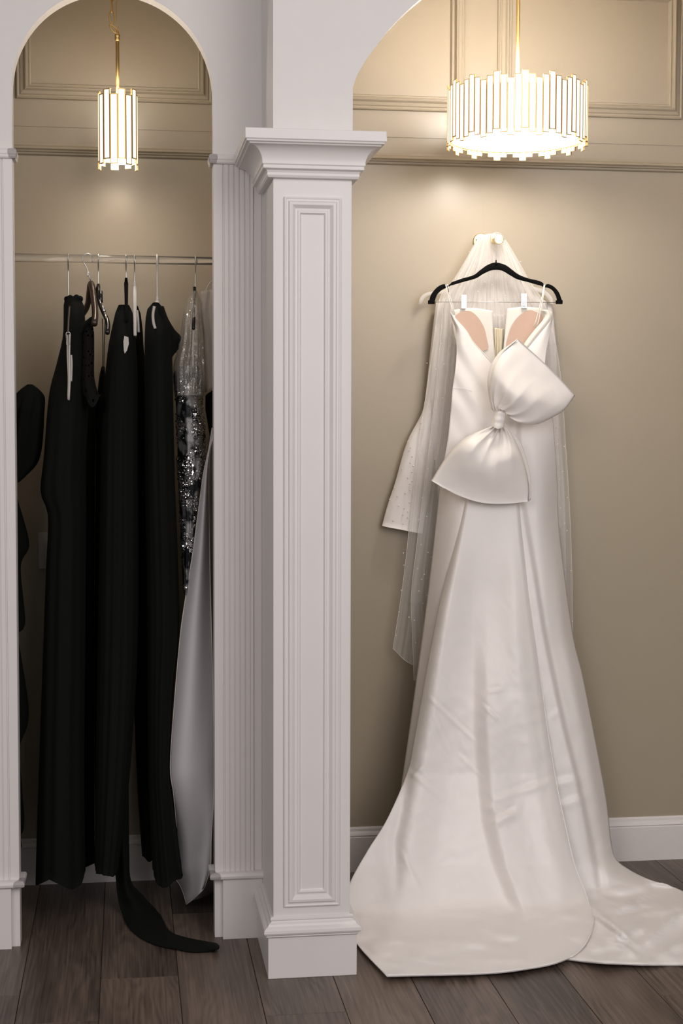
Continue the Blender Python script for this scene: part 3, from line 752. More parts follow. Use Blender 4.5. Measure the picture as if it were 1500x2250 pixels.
# sequined dress
gQ = thing('sequined_dress', 'silver and black sequined dress inside a clear plastic cover', 'dress', P(410, 1600, RY))
rowsQ = [(806, 396, 436), (818, 381, 441), (850, 384, 444), (900, 386, 446), (960, 388, 452), (1040, 390, 452), (1120, 394, 437), (1200, 398, 425), (1300, 402, 412)]
body('gown_body', None, None, rowsQ, [(806, .05), (900, .09), (1300, .09)], RY-.02, M_seq, nv=100, nu=96, pleat=.04, parent=gQ, seed=2, npl=7, hem=0)
bm = bmesh.new(); rq = random.Random(5)
for k in range(6500):
    py = 808+rq.random()**1.2*480; u = rq.random()
    xl = itp([(r[0], r[1]) for r in rowsQ], py); xr = itp([(r[0], r[2]) for r in rowsQ], py)
    th = -PI+PI*u; b = itp([(806, .05), (900, .09), (1300, .09)], py)
    A = P(xl, py, RY-.02); B = P(xr, py, RY-.02)
    c = Vector(((A.x+B.x)/2+(B.x-A.x)/2*math.cos(th)*.99, RY-.02+b*math.sin(th)*1.01, A.z))
    f = nz(c.x*26, c.z*18, 3)+.3*nz(c.x*80, c.z*70, 9)
    if f < -.10: continue
    nrm = Vector((math.cos(th)+rq.uniform(-.6, .6), math.sin(th)+rq.uniform(-.6, .6), rq.uniform(-.6, .6))).normalized()
    s = nrm.orthogonal().normalized(); t_ = nrm.cross(s); R_ = .0015 if rq.random() < .93 else .003
    bm.faces.new([bm.verts.new(c+nrm*.002+s*R_*math.cos(a)+t_*R_*math.sin(a)) for a in [2*PI*q/6 for q in range(6)]])
o = from_bm('sequins', bm, M_seqs, gQ); solid(o, .0004); o['kind'] = 'stuff'
film = body('plastic_cover', 'crumpled clear plastic cover over the sequined dress', 'garment cover',
    [(640, 424, 433), (665, 408, 441), (700, 399, 446), (735, 394, 450), (765, 389, 452), (800, 379, 455), (840, 379, 456), (870, 381, 452)],
    [(640, .02), (700, .07), (820, .115), (1250, .11)], RY-.02, M_film, nv=60, nu=80, pleat=.10, npl=11, seed=8, hem=0)
ribbon('strap', path([(425, 722), (424, 760), (424, 808)], RY-.12), .004, M_label, gQ)
# cream sheer blouse and white gown at right
gW = thing('cream_sheer_top', 'cream sheer top with thin loop strap at the right end of the rod', 'top', P(460, 860, RY))
Gt = coons([(441, 640), (470, 636), (500, 640)], [(452, 862), (470, 852), (500, 850)], [(441, 640), (436, 690), (440, 740), (444, 800), (452, 862)], [(500, 640), (500, 850)], 24, 30)
o = grid_mesh('sheer_panel', [[P(x, y, RY-.03-.05*math.sin(u*2.4)+.006*math.sin(u*22+v*2)) for x, y, u, v in r] for r in Gt], M_organza, gW); solid(o, .001)
Gt = coons([(448, 664), (470, 660), (500, 660)], [(448, 824), (458, 830), (470, 826), (500, 830)], [(448, 664), (444, 740), (448, 824)], [(500, 660), (500, 830)], 24, 30)
o = grid_mesh('sheer_underlayer', [[P(x, y, RY+.02-.03*math.sin(u*2.4)) for x, y, u, v in r] for r in Gt], M_organza2, gW); solid(o, .001)
tube('loop_strap', path([(444, 664), (449, 648), (457, 628), (467, 616), (476, 612)], RY-.04), .0016, M_label, gW, 8)
bm = bmesh.new(); poly_prism(bm, [(452, 868), (466, 858), (480, 858), (480, 960), (462, 960), (452, 900)], RY+.02, .03); tag(bevel(from_bm('dark_garment', bm, M_black2), .004), 'sliver of dark garment showing above the hanging white gown', 'garment')
gG = thing('white_gown', 'long white gown panel with piped edges hanging at right of the black gowns', 'dress', P(420, 1985, RY))
Gp = coons([(466, 940), (473, 940)], [(409, 1987), (428, 1972), (448, 1952)],
    [(466, 940), (458, 990), (447, 1040), (436, 1120), (424, 1210), (408, 1310), (396, 1395), (384, 1530), (374, 1680), (381, 1745), (388, 1830), (384, 1895), (379, 1922), (393, 1940), (404, 1965), (409, 1987)],
    [(473, 940), (459, 1020), (461, 1250), (466, 1440), (470, 1640), (469, 1750), (464, 1845), (462, 1905), (448, 1952)], 26, 90)
def yW(x, y, u, v): return RY-.10+.12*sst(.72, .9, v)*(1-u)-.035*math.sin(u*PI)*sst(0, .2, v)+.012*math.sin(u*7+v*5)*v-.02*sst(.85, 1, v)*math.sin(u*3)
GW = [[P(x, y, yW(x, y, u, v)) for x, y, u, v in r] for r in Gp]
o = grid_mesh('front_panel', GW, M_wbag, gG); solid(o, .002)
tube('piping', [r[0]-Vector((0, .002, 0)) for r in GW], .0016, M_pipe, gG, 6)
tube('piping', [r[-1]-Vector((0, .002, 0)) for r in GW], .0016, M_pipe, gG, 6)
tube('piping', [p-Vector((0, .002, 0)) for p in GW[-1]], .0018, M_pipe, gG, 6)
Gp = coons([(460, 940), (486, 940)], [(420, 1990), (450, 1975), (486, 1950)], [(460, 940), (440, 1200), (410, 1500), (400, 1750), (405, 1900), (420, 1980)], [(486, 940), (486, 1950)], 20, 40)
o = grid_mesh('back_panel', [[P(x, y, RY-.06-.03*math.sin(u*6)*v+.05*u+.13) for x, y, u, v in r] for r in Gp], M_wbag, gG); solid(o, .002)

# ================================================================== RIGHT ALCOVE
# brass wall hook
wp = P(1056, 531, YB); kp = P(1095.5, 526.5, 4.575)
hk = thing('wall_hook', 'round brass wall hook holding the veil and the dress hanger', 'hook', wp)
bm = bmesh.new(); lathe_bm(bm, [(.0265, 0), (.0265, -.003), (.024, -.006), (.010, -.007), (.001, -.007)], wp, 'Y', 64); bevel(from_bm('flange', bm, M_brass2, hk), .0008)
for a in (2.9, 2.9+2*PI/3, 2.9+4*PI/3):
    bm = bmesh.new(); lathe_bm(bm, [(.0032, -.005), (.003, -.0085), (.001, -.009)], wp+Vector((.0165*math.cos(a), 0, .0165*math.sin(a))), 'Y', 12); from_bm('screw', bm, M_screw, hk, True)
tube('post', [wp+Vector((0, -.004, 0)), wp+Vector((.004, -.03, 0)), kp+Vector((-.008, .03, -.001)), kp], .0085, M_brass2, hk, 20)
bm = bmesh.new(); lathe_bm(bm, [(.010, .012), (.0135, .010), (.0142, 0), (.0135, -.003), (.0001, -.0035)], kp, 'Y', 64); bevel(from_bm('knob', bm, M_brass2, hk), .0008)
tube('side_pin', [kp+Vector((.010, .006, .002)), kp+Vector((.021, .008, .003))], [.003, .0012], M_brass2, hk, 10)

HY = 4.570
def px8(x, y): return (880+x/3.5714, 480+y/3.5714)
def strip_solid(name, topl, botl, Y, t, mtl, par, n=60):
    a = catmull([(*px8(*p), 0) for p in topl], n); b = catmull([(*px8(*p), 0) for p in botl], n)
    bm = bmesh.new(); ra = []
    for p, q in zip(a, b):
        A, B = P(p.x, p.y, Y), P(q.x, q.y, Y); d = (A-B)*.18; h = Vector((0, t/2, 0))
        ra.append([bm.verts.new(x) for x in (A-h*.35, A-d-h, B+d-h, B-h*.35, B+h*.35, B+d+h, A-d+h, A+h*.35)])
    for r1, r2 in zip(ra, ra[1:]):
        for k in range(8): bm.faces.new((r1[k], r1[(k+1) % 8], r2[(k+1) % 8], r2[k]))
    bm.faces.new(ra[0][::-1]); bm.faces.new(ra[-1])
    return from_bm(name, bm, mtl, par, True)
vh = thing('velvet_hanger', 'wide black velvet hanger with steel clips holding the white dress', 'hanger', P(1089, 600, HY))
strip_solid('arm', [(400, 500), (480, 472), (570, 445), (620, 408), (680, 365), (745, 346), (820, 365), (870, 400), (925, 440), (1000, 470), (1085, 490), (1118, 508)],
            [(376, 532), (480, 502), (590, 470), (640, 440), (700, 411), (750, 403), (800, 412), (860, 447), (915, 477), (1000, 500), (1085, 524), (1118, 532)], HY, .007, M_velvet, vh)
strip_solid('shoulder_end', [(222, 650), (240, 595), (280, 545), (320, 520), (348, 515)], [(266, 650), (285, 600), (315, 568), (340, 552), (358, 545)], HY, .007, M_velvet, vh, 20)
strip_solid('shoulder_end', [(1140, 518), (1160, 515), (1200, 535), (1240, 580), (1266, 650)], [(1136, 541), (1165, 548), (1195, 570), (1218, 610), (1228, 650)], HY, .007, M_velvet, vh, 20)
bm = bmesh.new()
strip_solid('notch', [(345, 520), (360, 530), (400, 505)], [(352, 545), (362, 545), (385, 530)], HY, .006, M_velvet, vh, 8)
strip_solid('notch', [(1105, 505), (1128, 528), (1145, 520)], [(1105, 530), (1128, 542), (1142, 541)], HY, .006, M_velvet, vh, 8)
for x0, x1 in ((218, 269), (1221, 1272)):
    bm = bmesh.new(); poly_prism(bm, [px8(x0, 641), px8(x1, 639), px8(x1, 671), px8(x0, 670)], HY-.005, .010); bevel(from_bm('end_pad', bm, M_velvet, vh), .0015)
bm = bmesh.new(); lathe_bm(bm, [(.006, -.008), (.0045, -.002), (.002, .001), (.0016, .008)], P(*px8(748, 345), HY), 'Z', 16); from_bm('neck', bm, M_velvet, vh, True)
tube('bar', [P(*px8(262, 655), HY), P(*px8(1226, 659), HY)], .0009, M_chrome, vh, 8)
hkp = [(1104, 533), (1107, 524), (1102, 515), (1092, 511), (1082, 514), (1077, 523), (1076.5, 533), (1080, 542), (1086, 548), (1089, 553), (1089.6, 561), (1089.8, 573)]
tube('hook', [P(a.x, a.y, HY+.004) for a in catmull([(x, y, 0) for x, y in hkp], 40)], .0010, M_chrome, vh, 8)
for x0, y0, x1, y1 in ((475, 600, 518, 708), (945, 588, 990, 706)):
    a, b = px8(x0, y0), px8(x1, y1)
    c = thing_c = None
    bm = bmesh.new(); poly_prism(bm, [a, (b[0], a[1]), b, (a[0], b[1])], HY-.009, .003)
    for k in range(4):
        yy = a[1]+(b[1]-a[1])*(.55+.1*k) if x0 > 800 else a[1]+(b[1]-a[1])*(.1+.07*k)
        poly_prism(bm, [(a[0]+1, yy), (b[0]-1, yy), (b[0]-1, yy+1.2), (a[0]+1, yy+1.2)], HY-.0105, .002)
    cl = bevel(from_bm('clip', bm, M_chrome, vh), .0008)
    bm = bmesh.new(); poly_prism(bm, [(a[0]+1, a[1]+4), (b[0]-1, a[1]+4), (b[0], b[1]), (a[0], b[1])], HY+.006, .003)
    from_bm('clip', bm, M_chrome, vh)

# ---- white hanger and pearl jacket behind
JY = 4.672
wh = thing('white_hanger', 'translucent white hanger behind the veil, left end showing', 'hanger', P(1060, 650, JY))
strip_solid('arm', [(140, 672), (150, 620), (195, 585), (250, 572), (420, 545), (560, 480), (660, 400), (745, 370), (820, 385), (900, 450), (1000, 520), (1130, 560), (1190, 620), (1200, 670)],
            [(165, 672), (180, 640), (210, 612), (260, 600), (430, 580), (575, 515), (670, 440), (745, 410), (815, 425), (890, 485), (990, 555), (1110, 595), (1165, 640), (1175, 672)], JY, .008, M_clearpl, wh, 60)
tube('hook', [P(a.x, a.y, JY) for a in catmull([(1096, 528, 0), (1088, 518, 0), (1076, 518, 0), (1070, 530, 0), (1076, 545, 0), (1086, 556, 0), (1088, 585, 0)], 24)], .0014, M_chrome, wh, 8)
jk = thing('pearl_jacket', 'ivory satin jacket with pearl-studded sleeve hung behind the veil', 'jacket', P(1060, 1150, JY))
Gj = coons([(958, 662), (1010, 645), (1085, 640), (1160, 645), (1200, 662)], [(965, 1130), (1090, 1135), (1215, 1130)], [(958, 662), (950, 760), (948, 900), (965, 1130)], [(1200, 662), (1208, 800), (1214, 900), (1215, 1130)], 20, 20)
o = grid_mesh('jacket_body', [[P(x, y, JY-.026+.006*math.cos(u*12)) for x, y, u, v in r] for r in Gj], M_satin, jk); solid(o, .003)
sleeveL = [(668, 957, 985), (740, 948, 990), (850, 936, 985), (905, 927, 980), (960, 897, 968), (1000, 882, 958), (1060, 865, 948), (1110, 848, 938), (1155, 836, 930)]
sl = body('sleeve', None, None, sleeveL, [(668, .014), (1155, .022)], JY, M_satin, nu=40, nv=40, pleat=.05, npl=3, hem=0, slant=.013, parent=jk)
sleeveR = [(668, 1185, 1212), (760, 1188, 1222), (900, 1190, 1226), (1050, 1192, 1230), (1160, 1192, 1232)]
body('sleeve', None, None, sleeveR, [(668, .014), (1160, .02)], JY, M_satin, nu=40, nv=40, pleat=.05, npl=3, hem=0, parent=jk)
rj = random.Random(3)
def pearl(par, p, r, name='pearl'):
    bm = bmesh.new(); bmesh.ops.create_icosphere(bm, subdivisions=2, radius=r)
    me = bpy.data.meshes.new(name); bm.to_mesh(me); bm.free(); o = link(name, me, M_pearl, par); o.location = p-world_loc(par); return o
def pearl_dup(src, par, p):
    o = src.copy(); C.objects.link(o); o.parent = par; o.location = p-world_loc(par); return o
p0 = None
for k in range(34):
    py = 930+k*6.7; xl = itp([(r[0], r[1]) for r in sleeveL], py); xr = itp([(r[0], r[2]) for r in sleeveL], py)
    u = rj.random()*.62+.02; p = P(xl+(xr-xl)*u, py, JY-.023*math.sqrt(max(0, 1-(2*u-1)**2)))-Vector((0, .001, 0))
    if p0 is None: p0 = pearl(jk, p, .0026)
    else: pearl_dup(p0, jk, p)

# ---- veil
veil = thing('bridal_veil', 'long sheer tulle veil scattered with pearls draped from the brass hook', 'veil', P(1085, 1400, 4.64))
def veil_layer(name, top, bottom, left, rgt, Y0, Y1, amp, nf, mtl, seed, nu=110, nv=80):
    G = coons(top, bottom, left, rgt, nu, nv)
    R = []
    for r in G:
        row = []
        for x, y, u, v in r:
            Y = Y0+(Y1-Y0)*v
            a = amp*sst(0, .25, v)+.003
            Y += a*(.6*math.sin(u*nf+seed)+.4*math.sin(u*nf*2.3+seed*2+v*2))
            row.append(P(x, y, min(Y, YB-.006)))
        R.append(row)
    return grid_mesh(name, R, mtl, veil), R
kt = [(1050, 521), (1062, 516), (1080, 513), (1100, 515), (1110, 524)]
o, V1 = veil_layer('tulle_layer', kt, [(868, 1425), (905, 1458), (960, 1470), (1040, 1465), (1100, 1440), (1180, 1400), (1258, 1392)],
    [(1050, 521), (1020, 575), (995, 615), (966, 655), (955, 730), (938, 850), (921, 960), (907, 1080), (890, 1240), (878, 1330), (863, 1425)],
    [(1110, 524), (1140, 575), (1165, 620), (1196, 668), (1218, 740), (1234, 850), (1241, 960), (1250, 1100), (1256, 1250), (1258, 1392)], 4.632, 4.640, .007, 46, M_tulle, .3)
o, V2 = veil_layer('tulle_layer', kt, [(909, 1495), (925, 1490), (960, 1440), (1060, 1380), (1160, 1330), (1245, 1310)],
    [(1050, 523), (1022, 580), (998, 620), (975, 665), (968, 740), (958, 850), (945, 960), (930, 1080), (915, 1200), (903, 1310), (906, 1400), (909, 1495)],
    [(1108, 526), (1136, 580), (1158, 625), (1185, 675), (1207, 750), (1222, 850), (1231, 960), (1240, 1100), (1245, 1310)], 4.618, 4.625, .006, 36, M_tulle, 1.3)
o, V3 = veil_layer('tulle_layer', kt, [(900, 1320), (910, 1330), (960, 1300), (1050, 1250), (1150, 1200), (1240, 1180)],
    [(1055, 524), (1040, 580), (1022, 620), (1005, 665), (985, 740), (975, 850), (960, 960), (948, 1080), (925, 1200), (900, 1320)],
    [(1106, 528), (1130, 580), (1148, 625), (1170, 675), (1195, 750), (1210, 850), (1222, 960), (1232, 1100), (1240, 1180)], 4.605, 4.610, .004, 30, M_tulle2, 2.3)
tube('veil_edge', [r[0] for r in V1[10:]]+V1[-1][1:30], .0007, M_pearl, veil, 6)
tube('veil_edge', [r[0] for r in V2[12:]], .0006, M_pearl, veil, 6)
tube('veil_edge', [r[-1] for r in V1[10:]], .0006, M_pearl, veil, 6)
p1 = None
spots = [(886, 1215), (887, 1242), (881, 1297), (876, 1345), (870, 1396), (913, 1412), (945, 1415), (925, 1197), (940, 1214), (947, 1224), (960, 1218), (959, 1245), (950, 1249), (917, 1250), (932, 1262), (926, 1273), (920, 1299), (938, 1308), (951, 1307), (942, 1311), (929, 1326), (898, 1356), (910, 1363), (979, 1189), (1245, 1166), (1241, 1251), (1254, 1254), (1257, 1365), (938, 798), (957, 812), (970, 755), (975, 800), (1024, 600), (1000, 612), (1031, 565), (1143, 575), (1030, 553), (1120, 600), (1080, 625), (1110, 650), (1065, 620), (1050, 640), (1095, 585), (1075, 571), (1085, 695), (1100, 705), (1088, 660), (944, 883), (961, 863), (972, 874), (945, 907), (928, 990), (925, 1000), (940, 1030), (927, 1094), (987, 906), (990, 919), (912, 1140), (919, 1142), (937, 1135), (1220, 812), (1222, 940), (1229, 941), (1225, 976), (1239, 981), (1236, 1036), (1228, 1054), (1246, 1093), (1231, 1116), (1240, 1150), (1220, 755), (1205, 760), (955, 1010)]
for x, y in spots:
    p = P(x, y, 4.598)
    if p1 is None: p1 = pearl(veil, p, .0019)
    else: pearl_dup(p1, veil, p)

# ---- wedding dress
wd = thing('wedding_dress', 'white satin wedding dress with huge back bow and long train on the floor', 'dress', P(1090, 1900, 4.55))
# inner bodice
def sheet(name, top, bottom, left, rgt, yf, mtl, par=wd, nu=24, nv=30, th=.002):
    G = coons(top, bottom, left, rgt, nu, nv)
    R = [[P(x, y, yf(x, y, u, v)) for x, y, u, v in r] for r in G]
    o = grid_mesh(name, R, mtl, par); solid(o, th); return o, R
sheet('inner_bodice', [(990, 690), (1000, 680), (1040, 677), (1082, 683)], [(1030, 830), (1060, 820), (1089, 812)], [(990, 690), (1000, 750), (1030, 830)], [(1082, 683), (1084, 740), (1089, 812)], lambda x, y, u, v: 4.574-.004*math.sin(u*PI), M_lining)
sheet('inner_bodice', [(1114, 678), (1150, 674), (1190, 678), (1209, 688)], [(1100, 830), (1140, 830), (1170, 830)], [(1114, 678), (1108, 740), (1100, 830)], [(1209, 688), (1200, 740), (1170, 830)], lambda x, y, u, v: 4.574-.004*math.sin(u*PI), M_lining)
sheet('back_facing', [(1070, 690), (1095, 692), (1120, 690)], [(1080, 850), (1095, 850), (1110, 850)], [(1070, 690), (1080, 850)], [(1120, 690), (1110, 850)], lambda x, y, u, v: 4.600+.006*math.sin(u*20), M_tulle2, nu=40)
sheet('placket', [(1086, 720), (1098, 722), (1106, 722)], [(1088, 820), (1096, 822), (1100, 822)], [(1086, 720), (1087, 770), (1088, 820)], [(1106, 722), (1103, 770), (1100, 822)], lambda x, y, u, v: 4.588+.004*math.sin(u*14), M_cream, nu=30)
def cup(pts_, Y, h):
    cx_ = sum(p[0] for p in pts_)/len(pts_); cy_ = sum(p[1] for p in pts_)/len(pts_)
    ring = catmull([(x, y, 0) for x, y in pts_], 40, True)[:-1]; bm = bmesh.new(); rings = []
    for s in (1, .8, .6, .4, .2):
        rings.append([bm.verts.new(P(cx_+(q.x-cx_)*s, cy_+(q.y-cy_)*s, Y+h*(1-s*s))) for q in ring])
    for a, b in zip(rings, rings[1:]):
        for k in range(len(a)): bm.faces.new((a[k], a[(k+1) % len(a)], b[(k+1) % len(a)], b[k]))
    bm.faces.new(rings[-1])
    bmesh.ops.recalc_face_normals(bm, faces=bm.faces)
    return from_bm('bust_cup', bm, M_cup, wd, True)
cup([(999, 699), (1008, 688), (1022, 683), (1036, 685), (1052, 700), (1064, 722), (1070, 748), (1073, 765), (1066, 769), (1056, 771), (1040, 755), (1020, 725)], 4.566, .002)
cup([(1112, 763), (1116, 740), (1123, 718), (1136, 698), (1152, 685), (1166, 681), (1178, 686), (1190, 692), (1192, 705), (1180, 728), (1166, 752), (1148, 770), (1128, 775)], 4.566, .002)
# outer bodice, left and right halves
def yBod(x, y, u, v):
    Y = 4.548-.026*sst(690, 900, y)
    Y -= .012*math.sin(max(0, min(1, u))*PI)
    Y -= .0035*math.sin((x-.62*(y-700))*.13)*.6*sst(700, 780, y)*(1-.6*sst(860, 930, y))
    return Y
o, BL = sheet('bodice', [(989, 686), (992, 690), (996, 694)], [(966, 1075), (1030, 1072), (1095, 1040), (1112, 960)],
    [(989, 686), (993, 700), (1001, 725), (1003, 770), (1000, 810), (994, 853), (990, 900), (984, 960), (974, 1020), (966, 1075)],
    [(996, 694), (1003, 704), (1023, 726), (1037, 749), (1059, 774), (1075, 792), (1089, 808), (1098, 850), (1106, 910), (1112, 960)], yBod, M_satin, nu=50, nv=80)
tube('waist_seam', [P(a.x, a.y, yBod(a.x, a.y, (a.x-992)/100, 0)-.0008) for a in catmull([(995, 853, 0), (1015, 853, 0), (1036, 859, 0)], 12)], .0006, M_satin, wd, 6)
tube('neckline_edge', [r[-1]-Vector((0, .0015, 0)) for r in BL[:40]], .0016, M_satin, wd, 8)
def yBodR(x, y, u, v):
    return 4.552-.030*sst(690, 900, y)-.008*math.sin(u*PI)
o, BR = sheet('bodice', [(1208, 684), (1212, 686)], [(1100, 930), (1160, 928), (1204, 908)],
    [(1208, 684), (1207, 696), (1202, 706), (1180, 732), (1157, 768), (1120, 820), (1090, 850), (1100, 930)],
    [(1212, 686), (1213, 700), (1208, 730), (1200, 770), (1196, 820), (1200, 880), (1204, 908)], yBodR, M_satin, nu=40, nv=60)
sheet('neckline_fold', [(1188, 682), (1200, 681), (1210, 685)], [(1150, 757), (1154, 762), (1160, 768)], [(1188, 682), (1197, 690), (1194, 702), (1172, 728), (1150, 757)], [(1210, 685), (1213, 698), (1206, 712), (1185, 737), (1160, 768)], lambda x, y, u, v: 4.548-.008*math.sin(u*PI), M_lining, th=.003)
# straps
ribbon('strap', [P(x, y, Y) for x, y, Y in ((979, 625, 4.562), (982, 640, 4.562), (987, 660, 4.556), (992, 676, 4.55), (996, 692, 4.55))], .0032, M_label if False else M_lining, wd)
ribbon('strap', [P(x, y, Y) for x, y, Y in ((983, 624, 4.563), (986, 640, 4.562), (991, 660, 4.556), (996, 678, 4.55), (999, 692, 4.55))], .0022, M_lining, wd)
for dx in (0, 6):
    ribbon('strap', [P(x+dx*k_, y, Y) for x, y, Y, k_ in ((1195, 626, 4.562, .2), (1191, 650, 4.56, .4), (1184, 680, 4.552, .6), (1177, 705, 4.548, 1), (1171, 720, 4.548, 1))], .003, M_lining, wd)
bm = bmesh.new(); poly_prism(bm, [(983.5, 633), (985, 633), (986.5, 642), (985, 642)], 4.5585, .0008); from_bm('size_print', bm, M_screw, wd)

# skirt: heavy satin surface falling to the floor and spreading into the train
def wr(x, y, s=0):
    a = nz(x*.02+y*.010, y*.022-x*.006, s+5); b = nz(x*.045-y*.02, y*.03, s+9)
    return nz(x*.012, y*.006, s)*.006+(abs(a)-.25)*.0028*sst(1200, 1600, y)+(abs(b)-.2)*.0018*sst(1100, 1500, y)
def fz(x, y, u, v, base):
    return base+max(0, (.010+.014*sst(1200, 1400, x))*nz(x*.007+2, y*.022, 1)+.016*(.45-abs(nz(x*.011+y*.02, y*.034, 4))*1.6)*sst(1150, 1400, x)+.008*nz(x*.02, y*.05, 7)+.003)
Ge1 = [(1060, 1046), (1300, 1048), (1600, 1053), (1700, 1059), (1803, 1069), (1904, 1095), (1985, 1125), (2056, 1165), (2100, 1200)]
edge3 = [(1000, 1140), (1100, 1150), (1250, 1175), (1380, 1195), (1470, 1213), (1600, 1241), (1721, 1272), (1843, 1297), (1924, 1312), (1990, 1322), (2120, 1345)]
def yL2(x, y, u, v):
    Y = itp([(850, 4.526), (900, 4.508), (1100, 4.49), (1400, 4.475), (1700, 4.44), (1900, 4.40), (2100, 4.30)], y)
    e = 1-(1-min(1, u/.22))**2 if u < .22 else 1
    e2 = 1-(1-min(1, (1-u)/.16))**2 if u > .84 else 1
    Y += (.10*(1-e)+.12*(1-e2))*(.08+.92*sst(870, 1150, y))
    d = itp(edge3, y)-x
    Y -= .030*sst(-6, 8, d)*(.4+.6*sst(1000, 1400, y))
    Y -= .018*math.exp(-((x-itp([(1000, 1205), (1390, 1240), (1700, 1300), (1900, 1335)], y))/16)**2)*sst(1100, 1300, y)
    return Y+wr(x, y, 1)-crease(x, y, CR2)
def crease(x, y, segs):
    """fine pressed-in folds of the satin: (x0, y0, x1, y1, depth, width)"""
    t = 0
    for x0, y0, x1, y1, dp, wd_ in segs:
        dx, dy = x1-x0, y1-y0; L = math.hypot(dx, dy)
        a = ((x-x0)*dx+(y-y0)*dy)/(L*L)
        if -.3 < a < 1.3:
            b = ((x-x0)*dy-(y-y0)*dx)/L
            if abs(b) < 5*wd_: t += dp*(math.exp(-(b/wd_)**2)-.6*math.exp(-((b-1.6*wd_)/wd_)**2))*sst(-.3, .2, a)*(1-sst(.8, 1.3, a))
    return t
CR1 = [(950, 1540, 1032, 1618, .0035, 4), (1060, 1550, 1092, 1580, .004, 4), (1074, 1520, 1100, 1516, .004, 4), (905, 1700, 972, 1756, .0035, 5), (905, 1704, 925, 1688, .004, 4), (1080, 1812, 1132, 1786, .008, 9), (1075, 1775, 1130, 1800, .006, 8), (1095, 1755, 1200, 1722, .004, 8),
       (885, 1880, 922, 1950, .004, 5), (1120, 2010, 1170, 2056, .006, 7), (1165, 2057, 1262, 2054, .005, 6), (1010, 1660, 1050, 1700, .002, 4), (955, 1580, 980, 1640, .002, 4)]
CR2 = [(1215, 1725, 1268, 1712, .007, 8), (1235, 1770, 1285, 1752, .006, 8), (1305, 1870, 1345, 1862, .007, 8), (1285, 1615, 1312, 1640, .003, 5), (1205, 1580, 1230, 1560, .003, 5)]
Gk = coons([(970, 1042), (1000, 1030), (1050, 1000), (1090, 945), (1112, 908), (1160, 898), (1208, 880)], [(860, 1990), (1000, 2060), (1120, 2090), (1235, 2106), (1300, 2114), (1400, 2119), (1500, 2120), (1620, 2116)],
    [(970, 1042), (962, 1110), (940, 1300), (914, 1495), (895, 1630), (880, 1735), (872, 1800), (865, 1900), (860, 1990)],
    [(1208, 880), (1216, 940), (1224, 1050), (1229, 1170), (1257, 1385), (1279, 1480), (1301, 1590), (1331, 1750), (1342, 1845), (1352, 1885), (1378, 1908), (1425, 1932), (1500, 1958), (1580, 2010), (1620, 2116)], 130, 190)
# follow the true right silhouette row by row
G2 = draped(Gk, yL2, lambda x, y, u, v: fz(x, y, u, v, .004)+max(0, crease(x, y, [(1325, 2002, 1385, 1985, .014, 9), (1300, 1995, 1395, 2075, .014, 9), (1420, 2060, 1480, 2020, .016, 12), (1440, 2095, 1500, 2070, .012, 9), (1470, 1985, 1520, 1975, .010, 8), (1330, 2050, 1400, 2100, .008, 7)])), .07)
o = grid_mesh('underskirt_train', G2, M_satin, wd); solid(o, .003, 1)
tube('hem_edge', [p+Vector((0, 0, .001)) for p in G2[-1]], .0022, M_satin, wd, 8)
def yL1(x, y, u, v):
    Y = itp([(1040, 4.475), (1100, 4.462), (1300, 4.445), (1500, 4.42), (1700, 4.385), (1900, 4.30), (2000, 4.22), (2150, 4.1)], y)
    k = sst(1080, 1350, y)
    e = max(0, 1-u/.12); Y += .045*e*e*(1-sst(1650, 1800, y))
    e = max(0, (u-.9)/.1); Y += .02*e*e
    c = itp(Ge1, y); d = x-c
    Y -= (.045*sst(-16, 22, d)*(1-.8*sst(20, 150, d)))*sst(1250, 1620, y)*(1-.4*sst(1990, 2080, y))
    Y -= .022*math.exp(-((x-itp([(1060, 1030), (1300, 985), (1600, 945), (1740, 925), (1850, 905), (2000, 880)], y))/42)**2)*k
    Y -= .016*math.exp(-((x-itp([(1060, 1120), (1400, 1135), (1740, 1180), (2000, 1240)], y))/26)**2)*k
    Y += .014*math.exp(-((x-itp([(1640, 905), (1750, 890), (1850, 868), (1960, 872)], y))/14)**2)*sst(1640, 1760, y)*(1-sst(1900, 1990, y))
    return Y+wr(x, y, 8)-crease(x, y, CR1)
Gk = coons([(1024, 1040), (1080, 1035), (1140, 1040)], [(850, 2144), (1000, 2141), (1100, 2136), (1200, 2121), (1258, 2100), (1288, 2070), (1301, 2035), (1303, 2015)],
    [(1024, 1040), (1014, 1105), (985, 1240), (960, 1350), (935, 1480), (910, 1620), (893, 1700), (850, 1800), (808, 1868), (770, 1936), (758, 1985), (762, 2030), (790, 2080), (850, 2144)],
    [(1140, 1040), (1146, 1150), (1158, 1260), (1172, 1374), (1186, 1480), (1204, 1614), (1224, 1730), (1243, 1820), (1262, 1900), (1287, 1965), (1303, 2015)], 170, 260)
G1 = draped(Gk, yL1, lambda x, y, u, v: fz(x, y, u, v, .011), .09)
o = grid_mesh('skirt_panel', G1, M_satin, wd); solid(o, .003, 1)
tube('hem_edge', [p+Vector((0, 0, .001)) for p in G1[-1]], .0022, M_satin, wd, 8)
tube('hem_edge', [r[-1] for r in G1[82:]], .0018, M_satin, wd, 8)
tube('hem_edge', [r[0] for r in G1[-50:]], .0020, M_satin, wd, 8)

